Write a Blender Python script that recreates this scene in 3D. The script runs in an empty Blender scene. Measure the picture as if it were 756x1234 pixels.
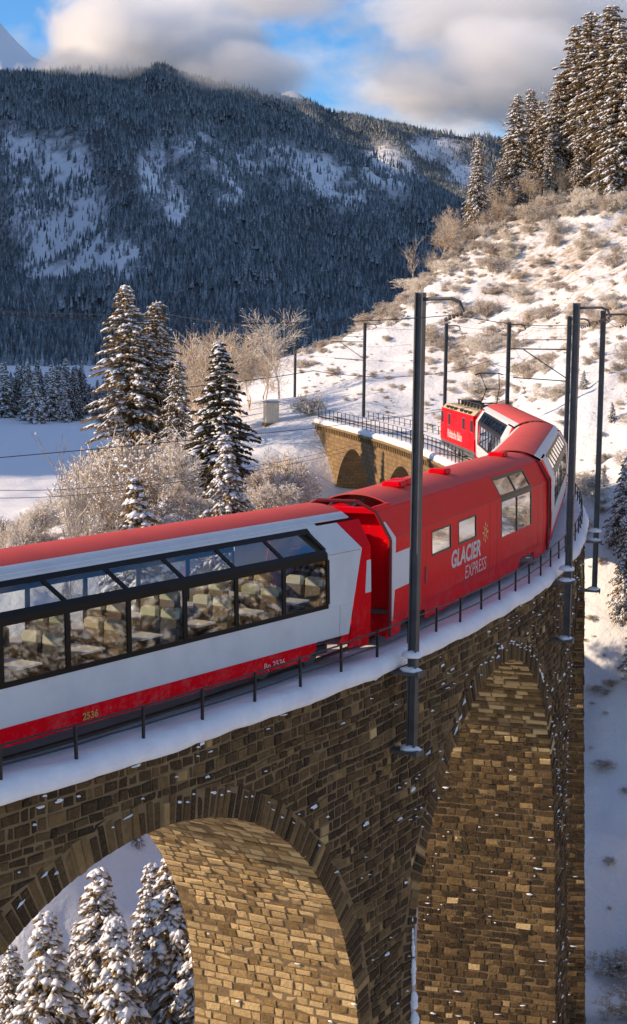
import bpy, math, random
import numpy as np
from mathutils import Vector, Matrix
R_ = math.radians

# ------------------------------------------------------------------ camera, world, sun
scene = bpy.context.scene
COL = scene.collection
F, PITCH, CAMH = 1995.35, 0.108648, 7.734          # focal length in photo pixels (756 x 1234)
SUN_AZ, SUN_EL = 93.0, 24.0                         # degrees left of the view direction, above the horizon
cam_d = bpy.data.cameras.new('camera')
cam_d.sensor_fit = 'VERTICAL'
cam_d.sensor_height = 36.0
cam_d.lens = 36.0 * F / 1234.0
cam_d.clip_start = 0.5
cam_d.clip_end = 30000
cam = bpy.data.objects.new('camera', cam_d)
cam.location = (0, 0, CAMH)
cam.rotation_euler = (math.pi / 2 - PITCH, 0, 0)
COL.objects.link(cam)
scene.camera = cam

SUNV = Vector((-math.sin(R_(SUN_AZ)) * math.cos(R_(SUN_EL)), math.cos(R_(SUN_AZ)) * math.cos(R_(SUN_EL)), math.sin(R_(SUN_EL))))
sd = bpy.data.lights.new('sun', 'SUN')
sd.energy = 4.4
sd.angle = R_(0.6)
sd.color = (1.0, 0.76, 0.52)
sun = bpy.data.objects.new('sun', sd)
sun.rotation_euler = SUNV.to_track_quat('Z', 'Y').to_euler()
COL.objects.link(sun)

world = bpy.data.worlds.new('World')
scene.world = world
world.use_nodes = True
wn, wl = world.node_tree.nodes, world.node_tree.links
wn.clear()
def WN(t, **k):
    n = wn.new(t)
    for a, b in k.items():
        setattr(n, a, b)
    return n
w_out = WN('ShaderNodeOutputWorld')
sky = WN('ShaderNodeTexSky', sky_type='NISHITA', sun_disc=False, sun_elevation=R_(SUN_EL), sun_rotation=R_(-SUN_AZ), altitude=1200, air_density=1.0, dust_density=0.0, ozone_density=4.0)
bg_sky = WN('ShaderNodeBackground')
bg_sky.inputs[1].default_value = 0.125
tint = WN('ShaderNodeMix', data_type='RGBA', blend_type='MULTIPLY')
tint.inputs[0].default_value = 1.0
tint.inputs[7].default_value = (0.56, 0.85, 1.05, 1)
wl.new(sky.outputs[0], tint.inputs[6])
wl.new(tint.outputs[2], bg_sky.inputs[0])
# clouds: streaky fbm over the direction of view
tc = WN('ShaderNodeTexCoord')
mp = WN('ShaderNodeMapping')
mp.inputs['Scale'].default_value = (1, 1, 1.9)
mp.inputs['Location'].default_value = (0.13, 0.0, 0.05)
wl.new(tc.outputs['Generated'], mp.inputs[0])
nz = WN('ShaderNodeTexNoise')
nz.inputs['Scale'].default_value = 9.0
nz.inputs['Detail'].default_value = 8.0
nz.inputs['Roughness'].default_value = 0.55
wl.new(mp.outputs[0], nz.inputs['Vector'])
rp = WN('ShaderNodeValToRGB')
rp.color_ramp.elements[0].position = 0.46
rp.color_ramp.elements[1].position = 0.64
wl.new(nz.outputs[0], rp.inputs[0])
nz2 = WN('ShaderNodeTexNoise')
nz2.inputs['Scale'].default_value = 14.0
nz2.inputs['Detail'].default_value = 6.0
wl.new(mp.outputs[0], nz2.inputs['Vector'])
rp2 = WN('ShaderNodeValToRGB')
rp2.color_ramp.elements[0].position = 0.35
rp2.color_ramp.elements[0].color = (0.30, 0.36, 0.48, 1)
rp2.color_ramp.elements[1].position = 0.65
rp2.color_ramp.elements[1].color = (0.74, 0.74, 0.80, 1)
wl.new(nz2.outputs[0], rp2.inputs[0])
bg_cl = WN('ShaderNodeBackground')
bg_cl.inputs[1].default_value = 0.8
wl.new(rp2.outputs[0], bg_cl.inputs[0])
mixw = WN('ShaderNodeMixShader')
wl.new(rp.outputs[0], mixw.inputs[0])
wl.new(bg_sky.outputs[0], mixw.inputs[1])
wl.new(bg_cl.outputs[0], mixw.inputs[2])
wl.new(mixw.outputs[0], w_out.inputs[0])

vs = scene.view_settings
vs.view_transform = 'Standard'
vs.look = 'None'
vs.exposure = 0.45
vs.gamma = 1.0
vs.use_curve_mapping = False
cy = scene.cycles
cy.max_bounces = 24
cy.diffuse_bounces = 3
cy.glossy_bounces = 4
cy.transparent_max_bounces = 12
cy.volume_bounces = 24
cy.use_denoising = True
cy.sample_clamp_indirect = 6.0

# ------------------------------------------------------------------ helpers
rng = np.random.default_rng(7)
random.seed(7)

def at(px, py, Y):
    """point seen at photo pixel (px, py) at ground distance Y ahead of the camera"""
    dx, dy = (px - 378) / F, -(py - 617) / F
    c, s = math.cos(PITCH), math.sin(PITCH)
    d = Vector((dx, c + dy * s, -s + dy * c))
    t = Y / d.y
    return Vector((d.x * t, Y, CAMH + d.z * t))

def mesh(name, V, Fc, smooth=False):
    me = bpy.data.meshes.new(name)
    V = np.asarray(V, dtype=np.float32).reshape(-1, 3)
    if isinstance(Fc, np.ndarray):
        n, k = Fc.shape
        me.vertices.add(len(V))
        me.vertices.foreach_set('co', V.ravel())
        me.loops.add(n * k)
        me.loops.foreach_set('vertex_index', Fc.astype(np.int32).ravel())
        me.polygons.add(n)
        me.polygons.foreach_set('loop_start', np.arange(0, n * k, k, dtype=np.int32))
        me.polygons.foreach_set('loop_total', np.full(n, k, dtype=np.int32))
        me.update(calc_edges=True)
        me.validate()
    else:
        me.from_pydata([tuple(map(float, v)) for v in V], [], Fc)
        me.update()
    if smooth:
        me.polygons.foreach_set('use_smooth', np.ones(len(me.polygons), dtype=bool))
    return me

class MB:
    """collects simple shapes; build() links them as one mesh object"""
    def __init__(self):
        self.V, self.F = [], []
    def add(self, V, Fc):
        o = len(self.V)
        self.V += [tuple(v) for v in V]
        self.F += [tuple(i + o for i in f) for f in Fc]
        return self
    def box(self, x0, x1, y0, y1, z0, z1, bev=0.0):
        if bev <= 0:
            V = [(x, y, z) for z in (z0, z1) for y in (y0, y1) for x in (x0, x1)]
            return self.add(V, [(0, 2, 3, 1), (4, 5, 7, 6), (0, 1, 5, 4), (2, 6, 7, 3), (0, 4, 6, 2), (1, 3, 7, 5)])
        b = bev
        pts = [(x0 + b, y0), (x1 - b, y0), (x1, y0 + b), (x1, y1 - b), (x1 - b, y1), (x0 + b, y1), (x0, y1 - b), (x0, y0 + b)]
        cx, cy_ = (x0 + x1) / 2, (y0 + y1) / 2
        ins = [(x + (b if x < cx else -b), y + (b if y < cy_ else -b)) for x, y in pts]
        V = [(x, y, z0) for x, y in ins] + [(x, y, z0 + b) for x, y in pts] + [(x, y, z1 - b) for x, y in pts] + [(x, y, z1) for x, y in ins]
        Fc = [tuple(range(7, -1, -1)), tuple(range(24, 32))]
        for r in range(3):
            for i in range(8):
                j = (i + 1) % 8
                Fc.append((r * 8 + i, r * 8 + j, r * 8 + 8 + j, r * 8 + 8 + i))
        return self.add(V, Fc)
    def bar(self, p, q, r, n=6, r2=None):
        p, q = Vector(p), Vector(q)
        d = (q - p)
        if d.length < 1e-6:
            return self
        d.normalize()
        a = d.orthogonal().normalized()
        b = d.cross(a)
        r2 = r if r2 is None else r2
        V = []
        for c, rr in ((p, r), (q, r2)):
            for i in range(n):
                t = 2 * math.pi * i / n
                V.append(c + a * (rr * math.cos(t)) + b * (rr * math.sin(t)))
        Fc = [(i, (i + 1) % n, n + (i + 1) % n, n + i) for i in range(n)] + [tuple(range(n - 1, -1, -1)), tuple(range(n, 2 * n))]
        return self.add(V, Fc)
    def tube(self, pts, r, n=5):
        pts = [Vector(p) for p in pts]
        V = []
        for k, p in enumerate(pts):
            d = (pts[min(k + 1, len(pts) - 1)] - pts[max(k - 1, 0)]).normalized()
            up = Vector((0, 0, 1)) if abs(d.z) < 0.9 else Vector((1, 0, 0))
            a = d.cross(up).normalized()
            b = a.cross(d)
            for i in range(n):
                t = 2 * math.pi * i / n
                V.append(p + a * (r * math.cos(t)) + b * (r * math.sin(t)))
        Fc = []
        for k in range(len(pts) - 1):
            for i in range(n):
                j = (i + 1) % n
                Fc.append((k * n + i, k * n + j, k * n + n + j, k * n + n + i))
        return self.add(V, Fc)
    def blob(self, c, sx, sy, sz, seed=0, n=8, m=5):
        r = random.Random(seed)
        V = [(c[0], c[1], c[2] - sz * 0.5)]
        for i in range(1, m):
            th = math.pi * i / m
            for j in range(n):
                ph = 2 * math.pi * j / n
                k = 1 + r.uniform(-.18, .18)
                z = -math.cos(th)
                z = z * (0.5 if z < 0 else 1.0)
                V.append((c[0] + sx * k * math.sin(th) * math.cos(ph), c[1] + sy * k * math.sin(th) * math.sin(ph), c[2] + sz * z))
        V.append((c[0], c[1], c[2] + sz))
        Fc = [(0, 1 + (j + 1) % n, 1 + j) for j in range(n)]
        for i in range(m - 2):
            for j in range(n):
                a, b = 1 + i * n + j, 1 + i * n + (j + 1) % n
                Fc.append((a, b, b + n, a + n))
        t = len(V) - 1
        o = 1 + (m - 2) * n
        Fc += [(o + j, o + (j + 1) % n, t) for j in range(n)]
        return self.add(V, Fc)
    def build(self, name, mat, parent=None, smooth=False):
        me = mesh(name, self.V, self.F, smooth)
        return link(name, me, mat, parent)

def link(name, me, mat=None, parent=None):
    o = bpy.data.objects.new(name, me)
    if mat is not None and me is not None and len(me.materials) == 0:
        me.materials.append(mat)
    if parent is not None:
        o.parent = parent
    COL.objects.link(o)
    return o

def tag(o, label=None, cat=None, group=None, kind=None):
    if label: o['label'] = label
    if cat: o['category'] = cat
    if group: o['group'] = group
    if kind: o['kind'] = kind
    return o

def thing(name, label, cat, loc=(0, 0, 0), rz=0.0, group=None):
    o = bpy.data.objects.new(name, None)
    o.empty_display_size = 0.3
    o.location = loc
    o.rotation_euler = (0, 0, rz)
    COL.objects.link(o)
    return tag(o, label, cat, group)

def copy_tree(o, parent=None):
    c = o.copy()
    COL.objects.link(c)
    c.parent = parent
    for ch in list(o.children):
        copy_tree(ch, c)
    return c

# value noise (numpy)
_perm = np.random.default_rng(3).random((256, 256)).astype(np.float64)
def vnoise(x, y):
    xi, yi = np.floor(x).astype(int), np.floor(y).astype(int)
    fx, fy = x - xi, y - yi
    fx, fy = fx * fx * (3 - 2 * fx), fy * fy * (3 - 2 * fy)
    g = lambda a, b: _perm[a & 255, b & 255]
    return (g(xi, yi) * (1 - fx) + g(xi + 1, yi) * fx) * (1 - fy) + (g(xi, yi + 1) * (1 - fx) + g(xi + 1, yi + 1) * fx) * fy
def fbm(x, y, o=5, gain=0.5):
    s, a, t = 0, 1.0, 0
    for k in range(o):
        s = s + a * vnoise(x * 2 ** k + 17.3 * k, y * 2 ** k + 9.1 * k)
        t += a
        a *= gain
    return s / t - 0.5
def sstep(a, b, x):
    t = np.clip((x - a) / (b - a), 0, 1)
    return t * t * (3 - 2 * t)

# ------------------------------------------------------------------ materials
MAT = {}
class NT:
    def __init__(self, name):
        self.m = bpy.data.materials.new(name)
        self.m.use_nodes = True
        self.n, self.l = self.m.node_tree.nodes, self.m.node_tree.links
        self.b = self.n['Principled BSDF']
        self.tc = self.n.new('ShaderNodeTexCoord')
    def noise(self, scale, detail=4, rough=0.55, src='Object', vec=None, dist=0.0):
        t = self.n.new('ShaderNodeTexNoise')
        t.inputs['Scale'].default_value = scale
        t.inputs['Detail'].default_value = detail
        t.inputs['Roughness'].default_value = rough
        t.inputs['Distortion'].default_value = dist
        self.l.new(vec if vec is not None else self.tc.outputs[src], t.inputs['Vector'])
        return t.outputs[0]
    def geo(self, what='Position'):
        return self.n.new('ShaderNodeNewGeometry').outputs[what]
    def ramp(self, fac, stops):
        r = self.n.new('ShaderNodeValToRGB')
        e = r.color_ramp.elements
        while len(e) < len(stops):
            e.new(0.5)
        for k, (p, c) in enumerate(stops):
            e[k].position = p
            e[k].color = (c, c, c, 1) if isinstance(c, (int, float)) else (*c, 1)
        self.l.new(fac, r.inputs[0])
        return r.outputs[0]
    def mix(self, fac, a, b, mode='MIX'):
        m = self.n.new('ShaderNodeMix')
        m.data_type = 'RGBA'
        m.blend_type = mode
        for v, k in ((fac, 0), (a, 6), (b, 7)):
            if isinstance(v, (int, float)):
                m.inputs[k].default_value = v
            elif isinstance(v, tuple):
                m.inputs[k].default_value = (*v, 1)
            else:
                self.l.new(v, m.inputs[k])
        return m.outputs[2]
    def math(self, op, a, b=None, c=None):
        m = self.n.new('ShaderNodeMath')
        m.operation = op
        for k, v in enumerate((a, b, c)):
            if v is None: continue
            if isinstance(v, (int, float)): m.inputs[k].default_value = v
            else: self.l.new(v, m.inputs[k])
        return m.outputs[0]
    def attr(self, name):
        a = self.n.new('ShaderNodeAttribute')
        a.attribute_name = name
        return a
    def bump(self, h, strength=0.4, dist=0.05):
        b = self.n.new('ShaderNodeBump')
        b.inputs['Strength'].default_value = strength
        b.inputs['Distance'].default_value = dist
        self.l.new(h, b.inputs['Height'])
        self.l.new(b.outputs[0], self.b.inputs['Normal'])
    def set(self, col=None, rough=None, metal=None, spec=None, coat=None):
        for k, v in (('Base Color', col), ('Roughness', rough), ('Metallic', metal), ('Specular IOR Level', spec), ('Coat Weight', coat)):
            if v is None: continue
            if isinstance(v, tuple): self.b.inputs[k].default_value = (*v, 1)
            elif isinstance(v, (int, float)): self.b.inputs[k].default_value = v
            else: self.l.new(v, self.b.inputs[k])
        return self

def simple(name, col, rough=0.5, metal=0.0, spec=0.5, coat=0.0, var=0.12, vscale=3.0, bump=0.0, bscale=20):
    t = NT(name)
    n = t.noise(vscale, 5)
    c = t.mix(t.ramp(n, [(0.3, 0.0), (0.7, 1.0)]), tuple(max(0, x * (1 - var)) for x in col), tuple(min(1, x * (1 + var)) for x in col))
    t.set(c, rough, metal, spec, coat)
    if bump:
        t.bump(t.noise(bscale, 4), bump, 0.03)
    MAT[name] = t.m
    return t

def make_materials():
    # snow
    t = NT('snow')
    p = t.geo()
    n = t.noise(0.6, 6, 0.6, vec=p)
    t.set(t.mix(n, (0.80, 0.81, 0.85), (0.90, 0.90, 0.91)), 0.65, spec=0.25)
    t.bump(t.noise(5.0, 6, 0.6, vec=p), 0.35, 0.12)
    MAT['snow'] = t.m
    # deck snow, tracked and dusty
    t = NT('deck_snow')
    p = t.geo()
    n = t.noise(0.9, 6, 0.65, vec=p)
    t.set(t.mix(t.ramp(n, [(0.35, 0.0), (0.7, 1.0)]), (0.72, 0.72, 0.77), (0.88, 0.88, 0.89)), 0.6, spec=0.25)
    t.bump(t.noise(9.0, 6, 0.6, vec=p), 0.35, 0.06)
    MAT['deck_snow'] = t.m
    # ground: snow with withered grass, rock and forest floor where the attribute says so
    t = NT('ground_snow')
    p = t.geo()
    a = t.attr('cover')
    sep = t.n.new('ShaderNodeSeparateColor')
    t.l.new(a.outputs['Color'], sep.inputs[0])
    n1 = t.noise(0.9, 8, 0.68, vec=p)
    n2 = t.noise(0.03, 8, 0.75, vec=p)
    grass = t.ramp(t.math('ADD', t.math('MULTIPLY', sep.outputs[0], 0.62), t.math('MULTIPLY', n1, 0.75)), [(0.60, 0.0), (0.76, 1.0)])
    gcol = t.mix(t.noise(3.1, 5, vec=p), (0.24, 0.16, 0.09), (0.60, 0.47, 0.31))
    snow = t.mix(n1, (0.74, 0.75, 0.79), (0.84, 0.84, 0.85))
    c = t.mix(grass, snow, gcol)
    rockm = t.ramp(t.math('ADD', sep.outputs[1], t.math('MULTIPLY', n2, 0.5)), [(0.62, 0.0), (0.78, 1.0)])
    rcol = t.mix(t.noise(0.05, 7, 0.7, vec=p), (0.045, 0.05, 0.055), (0.16, 0.155, 0.15))
    c = t.mix(rockm, c, rcol)
    t.set(c, 0.75, spec=0.2)
    t.bump(t.noise(1.6, 8, 0.65, vec=p), 0.6, 0.35)
    MAT['ground_snow'] = t.m
    # masonry: each stone has its own tone
    t = NT('stone')
    p = t.geo()
    a = t.attr('tone').outputs['Fac']
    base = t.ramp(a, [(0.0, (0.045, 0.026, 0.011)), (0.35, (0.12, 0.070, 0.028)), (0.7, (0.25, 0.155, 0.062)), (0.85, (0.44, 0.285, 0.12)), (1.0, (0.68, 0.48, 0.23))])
    n = t.noise(6.0, 7, 0.65, vec=p)
    c = t.mix(t.math('MULTIPLY', t.ramp(n, [(0.36, 0.85), (0.62, 0.0)]), t.math('SUBTRACT', 1.0, t.math('MULTIPLY', a, 0.85))), base, (0.05, 0.034, 0.02))
    c = t.mix(t.ramp(t.noise(22.0, 4, 0.7, vec=p), [(0.55, 0.0), (0.75, 0.45)]), c, (0.42, 0.30, 0.17))
    big = t.noise(0.35, 5, 0.6, vec=p)
    c = t.mix(t.math('MULTIPLY', t.ramp(big, [(0.47, 0.0), (0.66, 0.75)]), t.math('SUBTRACT', 1.0, t.math('MULTIPLY', a, 0.6))), c, (0.035, 0.022, 0.012))
    t.set(c, 0.88, spec=0.2)
    t.bump(t.noise(11.0, 8, 0.7, vec=p), 1.0, 0.06)
    MAT['stone'] = t.m
    t = NT('mortar')
    p = t.geo()
    t.set(t.mix(t.noise(2.0, 6, vec=p), (0.12, 0.08, 0.04), (0.30, 0.21, 0.115)), 0.95, spec=0.1)
    t.bump(t.noise(18.0, 6, vec=p), 0.8, 0.03)
    MAT['mortar'] = t.m
    # far masonry too distant to tell stones apart
    t = NT('far_masonry')
    at_ = t.attr('UVMap')
    br = t.n.new('ShaderNodeTexBrick')
    uv = t.n.new('ShaderNodeUVMap')
    t.l.new(uv.outputs[0], br.inputs['Vector'])
    br.inputs['Scale'].default_value = 1.0
    br.inputs['Brick Width'].default_value = 0.6
    br.inputs['Row Height'].default_value = 0.32
    br.inputs['Mortar Size'].default_value = 0.025
    br.inputs['Color1'].default_value = (0.34, 0.225, 0.105, 1)
    br.inputs['Color2'].default_value = (0.20, 0.13, 0.062, 1)
    br.inputs['Mortar'].default_value = (0.13, 0.09, 0.05, 1)
    n = t.noise(0.8, 6, 0.65, vec=t.geo())
    t.set(t.mix(t.ramp(n, [(0.35, 0.55), (0.65, 0.0)]), br.outputs[0], (0.14, 0.095, 0.055)), 0.9, spec=0.2)
    t.bump(br.outputs['Fac'], -0.5, 0.04)
    MAT['far_masonry'] = t.m
    # train paint
    for nm, col, rg in (('paint_red', (0.74, 0.002, 0.010), 0.32), ('paint_white', (0.62, 0.64, 0.66), 0.3), ('roof_red', (0.66, 0.10, 0.085), 0.5)):
        t = NT(nm)
        n = t.noise(1.2, 6, 0.65)
        n2 = t.noise(25.0, 4, 0.6)
        dirt = t.ramp(n, [(0.45, 0.0), (0.8, 0.35)])
        c = t.mix(dirt, col, tuple(0.6 * x + 0.01 for x in col))
        sep = t.n.new('ShaderNodeSeparateXYZ')
        t.l.new(t.tc.outputs['Object'], sep.inputs[0])
        low = t.ramp(t.math('DIVIDE', sep.outputs[2], 4.0), [(0.06, 1.0), (0.36, 0.0)])
        spray = t.math('MULTIPLY', t.math('MULTIPLY', low, t.ramp(t.noise(3.5, 8, 0.75), [(0.48, 0.0), (0.78, 1.0)])), 0.24)
        c = t.mix(spray, c, (0.55, 0.50, 0.48))
        c = t.mix(t.math('MULTIPLY', t.ramp(t.noise(9.0, 6, 0.7), [(0.62, 0.0), (0.74, 1.0)]), 0.16), c, (0.8, 0.72, 0.68))
        t.set(c, t.ramp(n2, [(0.3, rg - 0.06), (0.7, rg + 0.12)]), spec=0.03, coat=0.0)
        MAT[nm] = t.m
    simple('black_frame', (0.008, 0.008, 0.009), 0.35, spec=0.15)
    simple('underframe', (0.03, 0.028, 0.026), 0.7, bump=0.3)
    simple('dark_red', (0.16, 0.006, 0.008), 0.5)
    simple('bellows', (0.06, 0.008, 0.01), 0.7)
    simple('grey_metal', (0.16, 0.16, 0.165), 0.45, metal=0.4, var=0.25, vscale=2.0)
    simple('mast_steel', (0.10, 0.098, 0.10), 0.5, metal=0.5, var=0.3, vscale=1.5, bump=0.1)
    simple('rail_steel', (0.09, 0.07, 0.055), 0.5, metal=0.6)
    simple('railing_iron', (0.022, 0.022, 0.026), 0.5, metal=0.3)
    simple('roof_beige', (0.50, 0.40, 0.24), 0.6, var=0.3)
    simple('letter_white', (0.92, 0.92, 0.90), 0.4, var=0.03)
    simple('letter_gold', (0.75, 0.52, 0.16), 0.4, var=0.1)
    simple('seat_cloth', (0.52, 0.52, 0.38), 0.8, var=0.15)
    simple('seat_back', (0.055, 0.045, 0.04), 0.8, var=0.3)
    simple('table_white', (0.72, 0.70, 0.66), 0.4)
    simple('interior_floor', (0.12, 0.09, 0.07), 0.7)
    simple('insulator', (0.09, 0.04, 0.03), 0.25)
    simple('cabinet_cream', (0.62, 0.55, 0.42), 0.6)
    simple('wire', (0.035, 0.033, 0.035), 0.5, metal=0.4)
    simple('bark', (0.12, 0.08, 0.05), 0.9, var=0.35, bump=0.6, bscale=12)
    simple('frost_bark', (0.36, 0.28, 0.20), 0.9, var=0.3)
    simple('frost_bark_pale', (0.56, 0.50, 0.43), 0.9, var=0.25)
    t = NT('needles')
    n = t.noise(1.3, 4, vec=t.geo())
    t.set(t.mix(n, (0.15, 0.105, 0.05), (0.40, 0.27, 0.13)), 0.75, spec=0.2)
    MAT['needles'] = t.m
    t = NT('needles_dark')
    n = t.noise(1.3, 4, vec=t.geo())
    t.set(t.mix(n, (0.045, 0.042, 0.02), (0.16, 0.115, 0.055)), 0.75, spec=0.2)
    MAT['needles_dark'] = t.m
    # twigs rimmed with frost
    t = NT('frost_twig')
    n = t.noise(2.3, 4, vec=t.geo())
    t.set(t.mix(t.ramp(n, [(0.35, 0.0), (0.65, 1.0)]), (0.54, 0.42, 0.28), (0.90, 0.84, 0.74)), 0.85, spec=0.1)
    MAT['frost_twig'] = t.m
    t = NT('frost_twig_brown')
    n = t.noise(2.3, 4, vec=t.geo())
    t.set(t.mix(t.ramp(n, [(0.4, 0.0), (0.7, 1.0)]), (0.40, 0.28, 0.17), (0.84, 0.75, 0.62)), 0.85, spec=0.1)
    MAT['frost_twig_brown'] = t.m
    # distant forest: needles with snow on the upper side of the branches
    t = NT('far_forest')
    sep = t.n.new('ShaderNodeSeparateXYZ')
    t.l.new(t.geo('Normal'), sep.inputs[0])
    rnd = t.n.new('ShaderNodeObjectInfo').outputs['Random']
    n = t.noise(0.35, 4, vec=t.geo())
    f = t.math('ADD', t.math('ADD', sep.outputs[2], t.math('MULTIPLY', n, 0.5)), t.math('MULTIPLY', rnd, 0.3))
    t.set(t.mix(t.ramp(f, [(0.55, 0.0), (1.0, 0.6)]), t.mix(rnd, (0.085, 0.108, 0.12), (0.20, 0.23, 0.24)), (0.75, 0.78, 0.82)), 0.85, spec=0.1)
    MAT['far_forest'] = t.m
    # window glass: clear but reflecting
    t = NT('glass')
    t.n.remove(t.b)
    lw = t.n.new('ShaderNodeLayerWeight')
    lw.inputs[0].default_value = 0.5
    fac = t.math('ADD', t.math('MULTIPLY', t.math('POWER', lw.outputs['Facing'], 3.0), 0.8), 0.05)
    tr = t.n.new('ShaderNodeBsdfTransparent')
    tr.inputs[0].default_value = (0.88, 0.90, 0.90, 1)
    gl = t.n.new('ShaderNodeBsdfGlossy')
    gl.inputs['Roughness'].default_value = 0.02
    gl.inputs[0].default_value = (0.95, 0.97, 1, 1)
    mx = t.n.new('ShaderNodeMixShader')
    t.l.new(fac, mx.inputs[0])
    t.l.new(tr.outputs[0], mx.inputs[1])
    t.l.new(gl.outputs[0], mx.inputs[2])
    t.l.new(mx.outputs[0], t.n['Material Output'].inputs[0])
    MAT['glass'] = t.m
make_materials()
def vary(name, cols):
    m = MAT[name]
    n, l = m.node_tree.nodes, m.node_tree.links
    oi = n.new('ShaderNodeObjectInfo')
    r = n.new('ShaderNodeValToRGB')
    r.color_ramp.interpolation = 'CONSTANT'
    e = r.color_ramp.elements
    while len(e) < len(cols): e.new(.5)
    for k, c in enumerate(cols):
        e[k].position = k / len(cols)
        e[k].color = (*c, 1)
    l.new(oi.outputs['Random'], r.inputs[0])
    l.new(r.outputs[0], n['Principled BSDF'].inputs['Base Color'])
vary('seat_cloth', [(.50, .52, .38), (.40, .30, .17), (.55, .55, .45), (.46, .40, .27), (.30, .32, .22)])
vary('seat_back', [(.05, .04, .035), (.10, .06, .035), (.04, .045, .05), (.16, .12, .08)])

# ------------------------------------------------------------------ the line of the track
X0, Y0, TH0, K0, K1 = -1.08608, 36.65524, 1.0636203, 0.0129858736, -0.000117596476
DW = 4.33                                            # width over the masonry at deck level
_S = np.arange(-60, 240.001, 0.02)
_K = np.where(_S < 105, K0 + K1 * _S, 0.0006)
_A = np.cumsum(_K) * 0.02
_i0 = int(np.argmin(abs(_S)))
_A = _A - _A[_i0] + TH0
_X = np.cumsum(np.cos(_A)) * 0.02
_Y = np.cumsum(np.sin(_A)) * 0.02
_X += X0 - _X[_i0]
_Y += Y0 - _Y[_i0]
def ang(s): return np.interp(s, _S, _A)
def M(s, off=0.0, z=0.0):
    """point at chainage s, off metres to the outer (right) side, height z"""
    a = ang(s)
    return np.stack(np.broadcast_arrays(np.interp(s, _S, _X) + np.sin(a) * off, np.interp(s, _S, _Y) - np.cos(a) * off, np.asarray(z, dtype=float)), -1)
def NV(s):
    a = float(ang(s))
    return Vector((math.sin(a), -math.cos(a), 0))
def TV(s):
    a = float(ang(s))
    return Vector((math.cos(a), math.sin(a), 0))
RAIL = 0.22                                          # rail top above the masonry

# ------------------------------------------------------------------ terrain
CP = []
def cp(px, py, Y): CP.append(tuple(at(px, py, Y)))
def cw(x, y, z): CP.append((x, y, z))
for a in ((430, 482, 150), (450, 450, 166), (424, 408, 200), (480, 372, 210), (560, 300, 214), (640, 262, 218), (756, 225, 216),
          (560, 480, 150), (650, 452, 135), (735, 450, 125), (700, 350, 170), (745, 300, 187), (600, 400, 176), (520, 440, 172),
          (730, 640, 100), (740, 750, 94), (742, 900, 89), (742, 1050, 84), (745, 1200, 79), (745, 560, 110),
          (300, 602, 105), (340, 562, 125), (385, 616, 117), (350, 622, 96), (270, 690, 84), (330, 505, 150), (300, 480, 165), (290, 470, 185),
          (120, 770, 80), (40, 830, 70), (200, 700, 105)):
    cp(*a)
for s, z in ((110, -0.15), (114, -0.1), (122, -0.05), (135, 0.0), (150, 0.1), (170, 0.3), (98, -7.5), (88, -12), (75, -14), (60, -16.5), (45, -19), (32, -24), (20, -26), (8, -28), (0, -28), (-15, -28.5), (-35, -29)):
    CP.append(tuple(M(s, 0, z)))
for s, o, z in ((112, 3.2, 0.3), (125, 3.2, 1.0), (140, 3.5, 1.0), (104, -4, -2.5), (115, -5, -1.0), (135, -6, -1.2), (85, 5, -1.0), (70, 5, -4.5), (60, 5, -9), (48, 5, -15), (36, 5, -22)):
    CP.append(tuple(M(s, o, z)))
for a in ((-6.7, 75, -16), (-8, 62, -19), (-7, 50, -22), (0, 66, -17), (3, 84, -11), (2, 100, -7), (-18, 66, -14), (-14, 48, -21), (-30, 45, -24), (-40, 80, -16),
          (-20, 110, -9), (-30, 150, -17), (-25, 180, -16), (-60, 120, -22), (-60, 200, -27), (-20, 230, -22), (0, 215, -6), (0, 250, -14), (-100, 60, -27), (-120, 160, -28), (-40, 260, -28), (-120, 260, -28),
          (0, 20, -29), (20, 20, -30), (25, 45, -28), (60, 40, -18), (60, 90, 4), (40, 70, -11), (24, 70, -20), (-30, 10, -30), (0, -40, -30), (60, -30, -24), (-80, -30, -30), (110, 60, 14), (110, 150, 45), (60, 215, 36), (110, 240, 62), (45, 250, 30), (20, 255, 16), (70, 150, 27), (45, 120, 12)):
    cw(*a)
CPA = np.array(CP)
def _tps(r2): return np.where(r2 > 1e-9, 0.5 * r2 * np.log(r2 + 1e-12), 0.0)
def _fit():
    P = CPA[:, :2] / 50.0
    n = len(P)
    K = _tps(((P[:, None] - P[None]) ** 2).sum(-1)) + np.eye(n) * 0.004
    Q = np.hstack([np.ones((n, 1)), P])
    A = np.block([[K, Q], [Q.T, np.zeros((3, 3))]])
    return np.linalg.solve(A, np.concatenate([CPA[:, 2], np.zeros(3)]))
_W = _fit()
def near_h(X, Y):
    P = np.stack([X, Y], -1).reshape(-1, 2) / 50.0
    C = CPA[:, :2] / 50.0
    out = np.zeros(len(P))
    for i in range(0, len(P), 20000):
        p = P[i:i + 20000]
        out[i:i + 20000] = _tps(((p[:, None] - C[None]) ** 2).sum(-1)) @ _W[:-3] + _W[-3] + p @ _W[-2:]
    return out.reshape(np.shape(X))
RX1 = [-3000, -1500, -400, -150, 0, 60, 130, 200, 260, 300, 340, 400, 460, 520, 600, 700, 900, 1500]
RY1 = [40, 50, 70, 88, 96, 94, 92, 98, 116, 118, 132, 160, 192, 226, 264, 300, 330, 350]
RX2 = [-400, 100, 260, 330, 400, 470, 540, 620, 756, 1000, 2000]
RY2 = [330, 260, 150, 118, 138, 152, 166, 180, 165, 120, 60]
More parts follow.
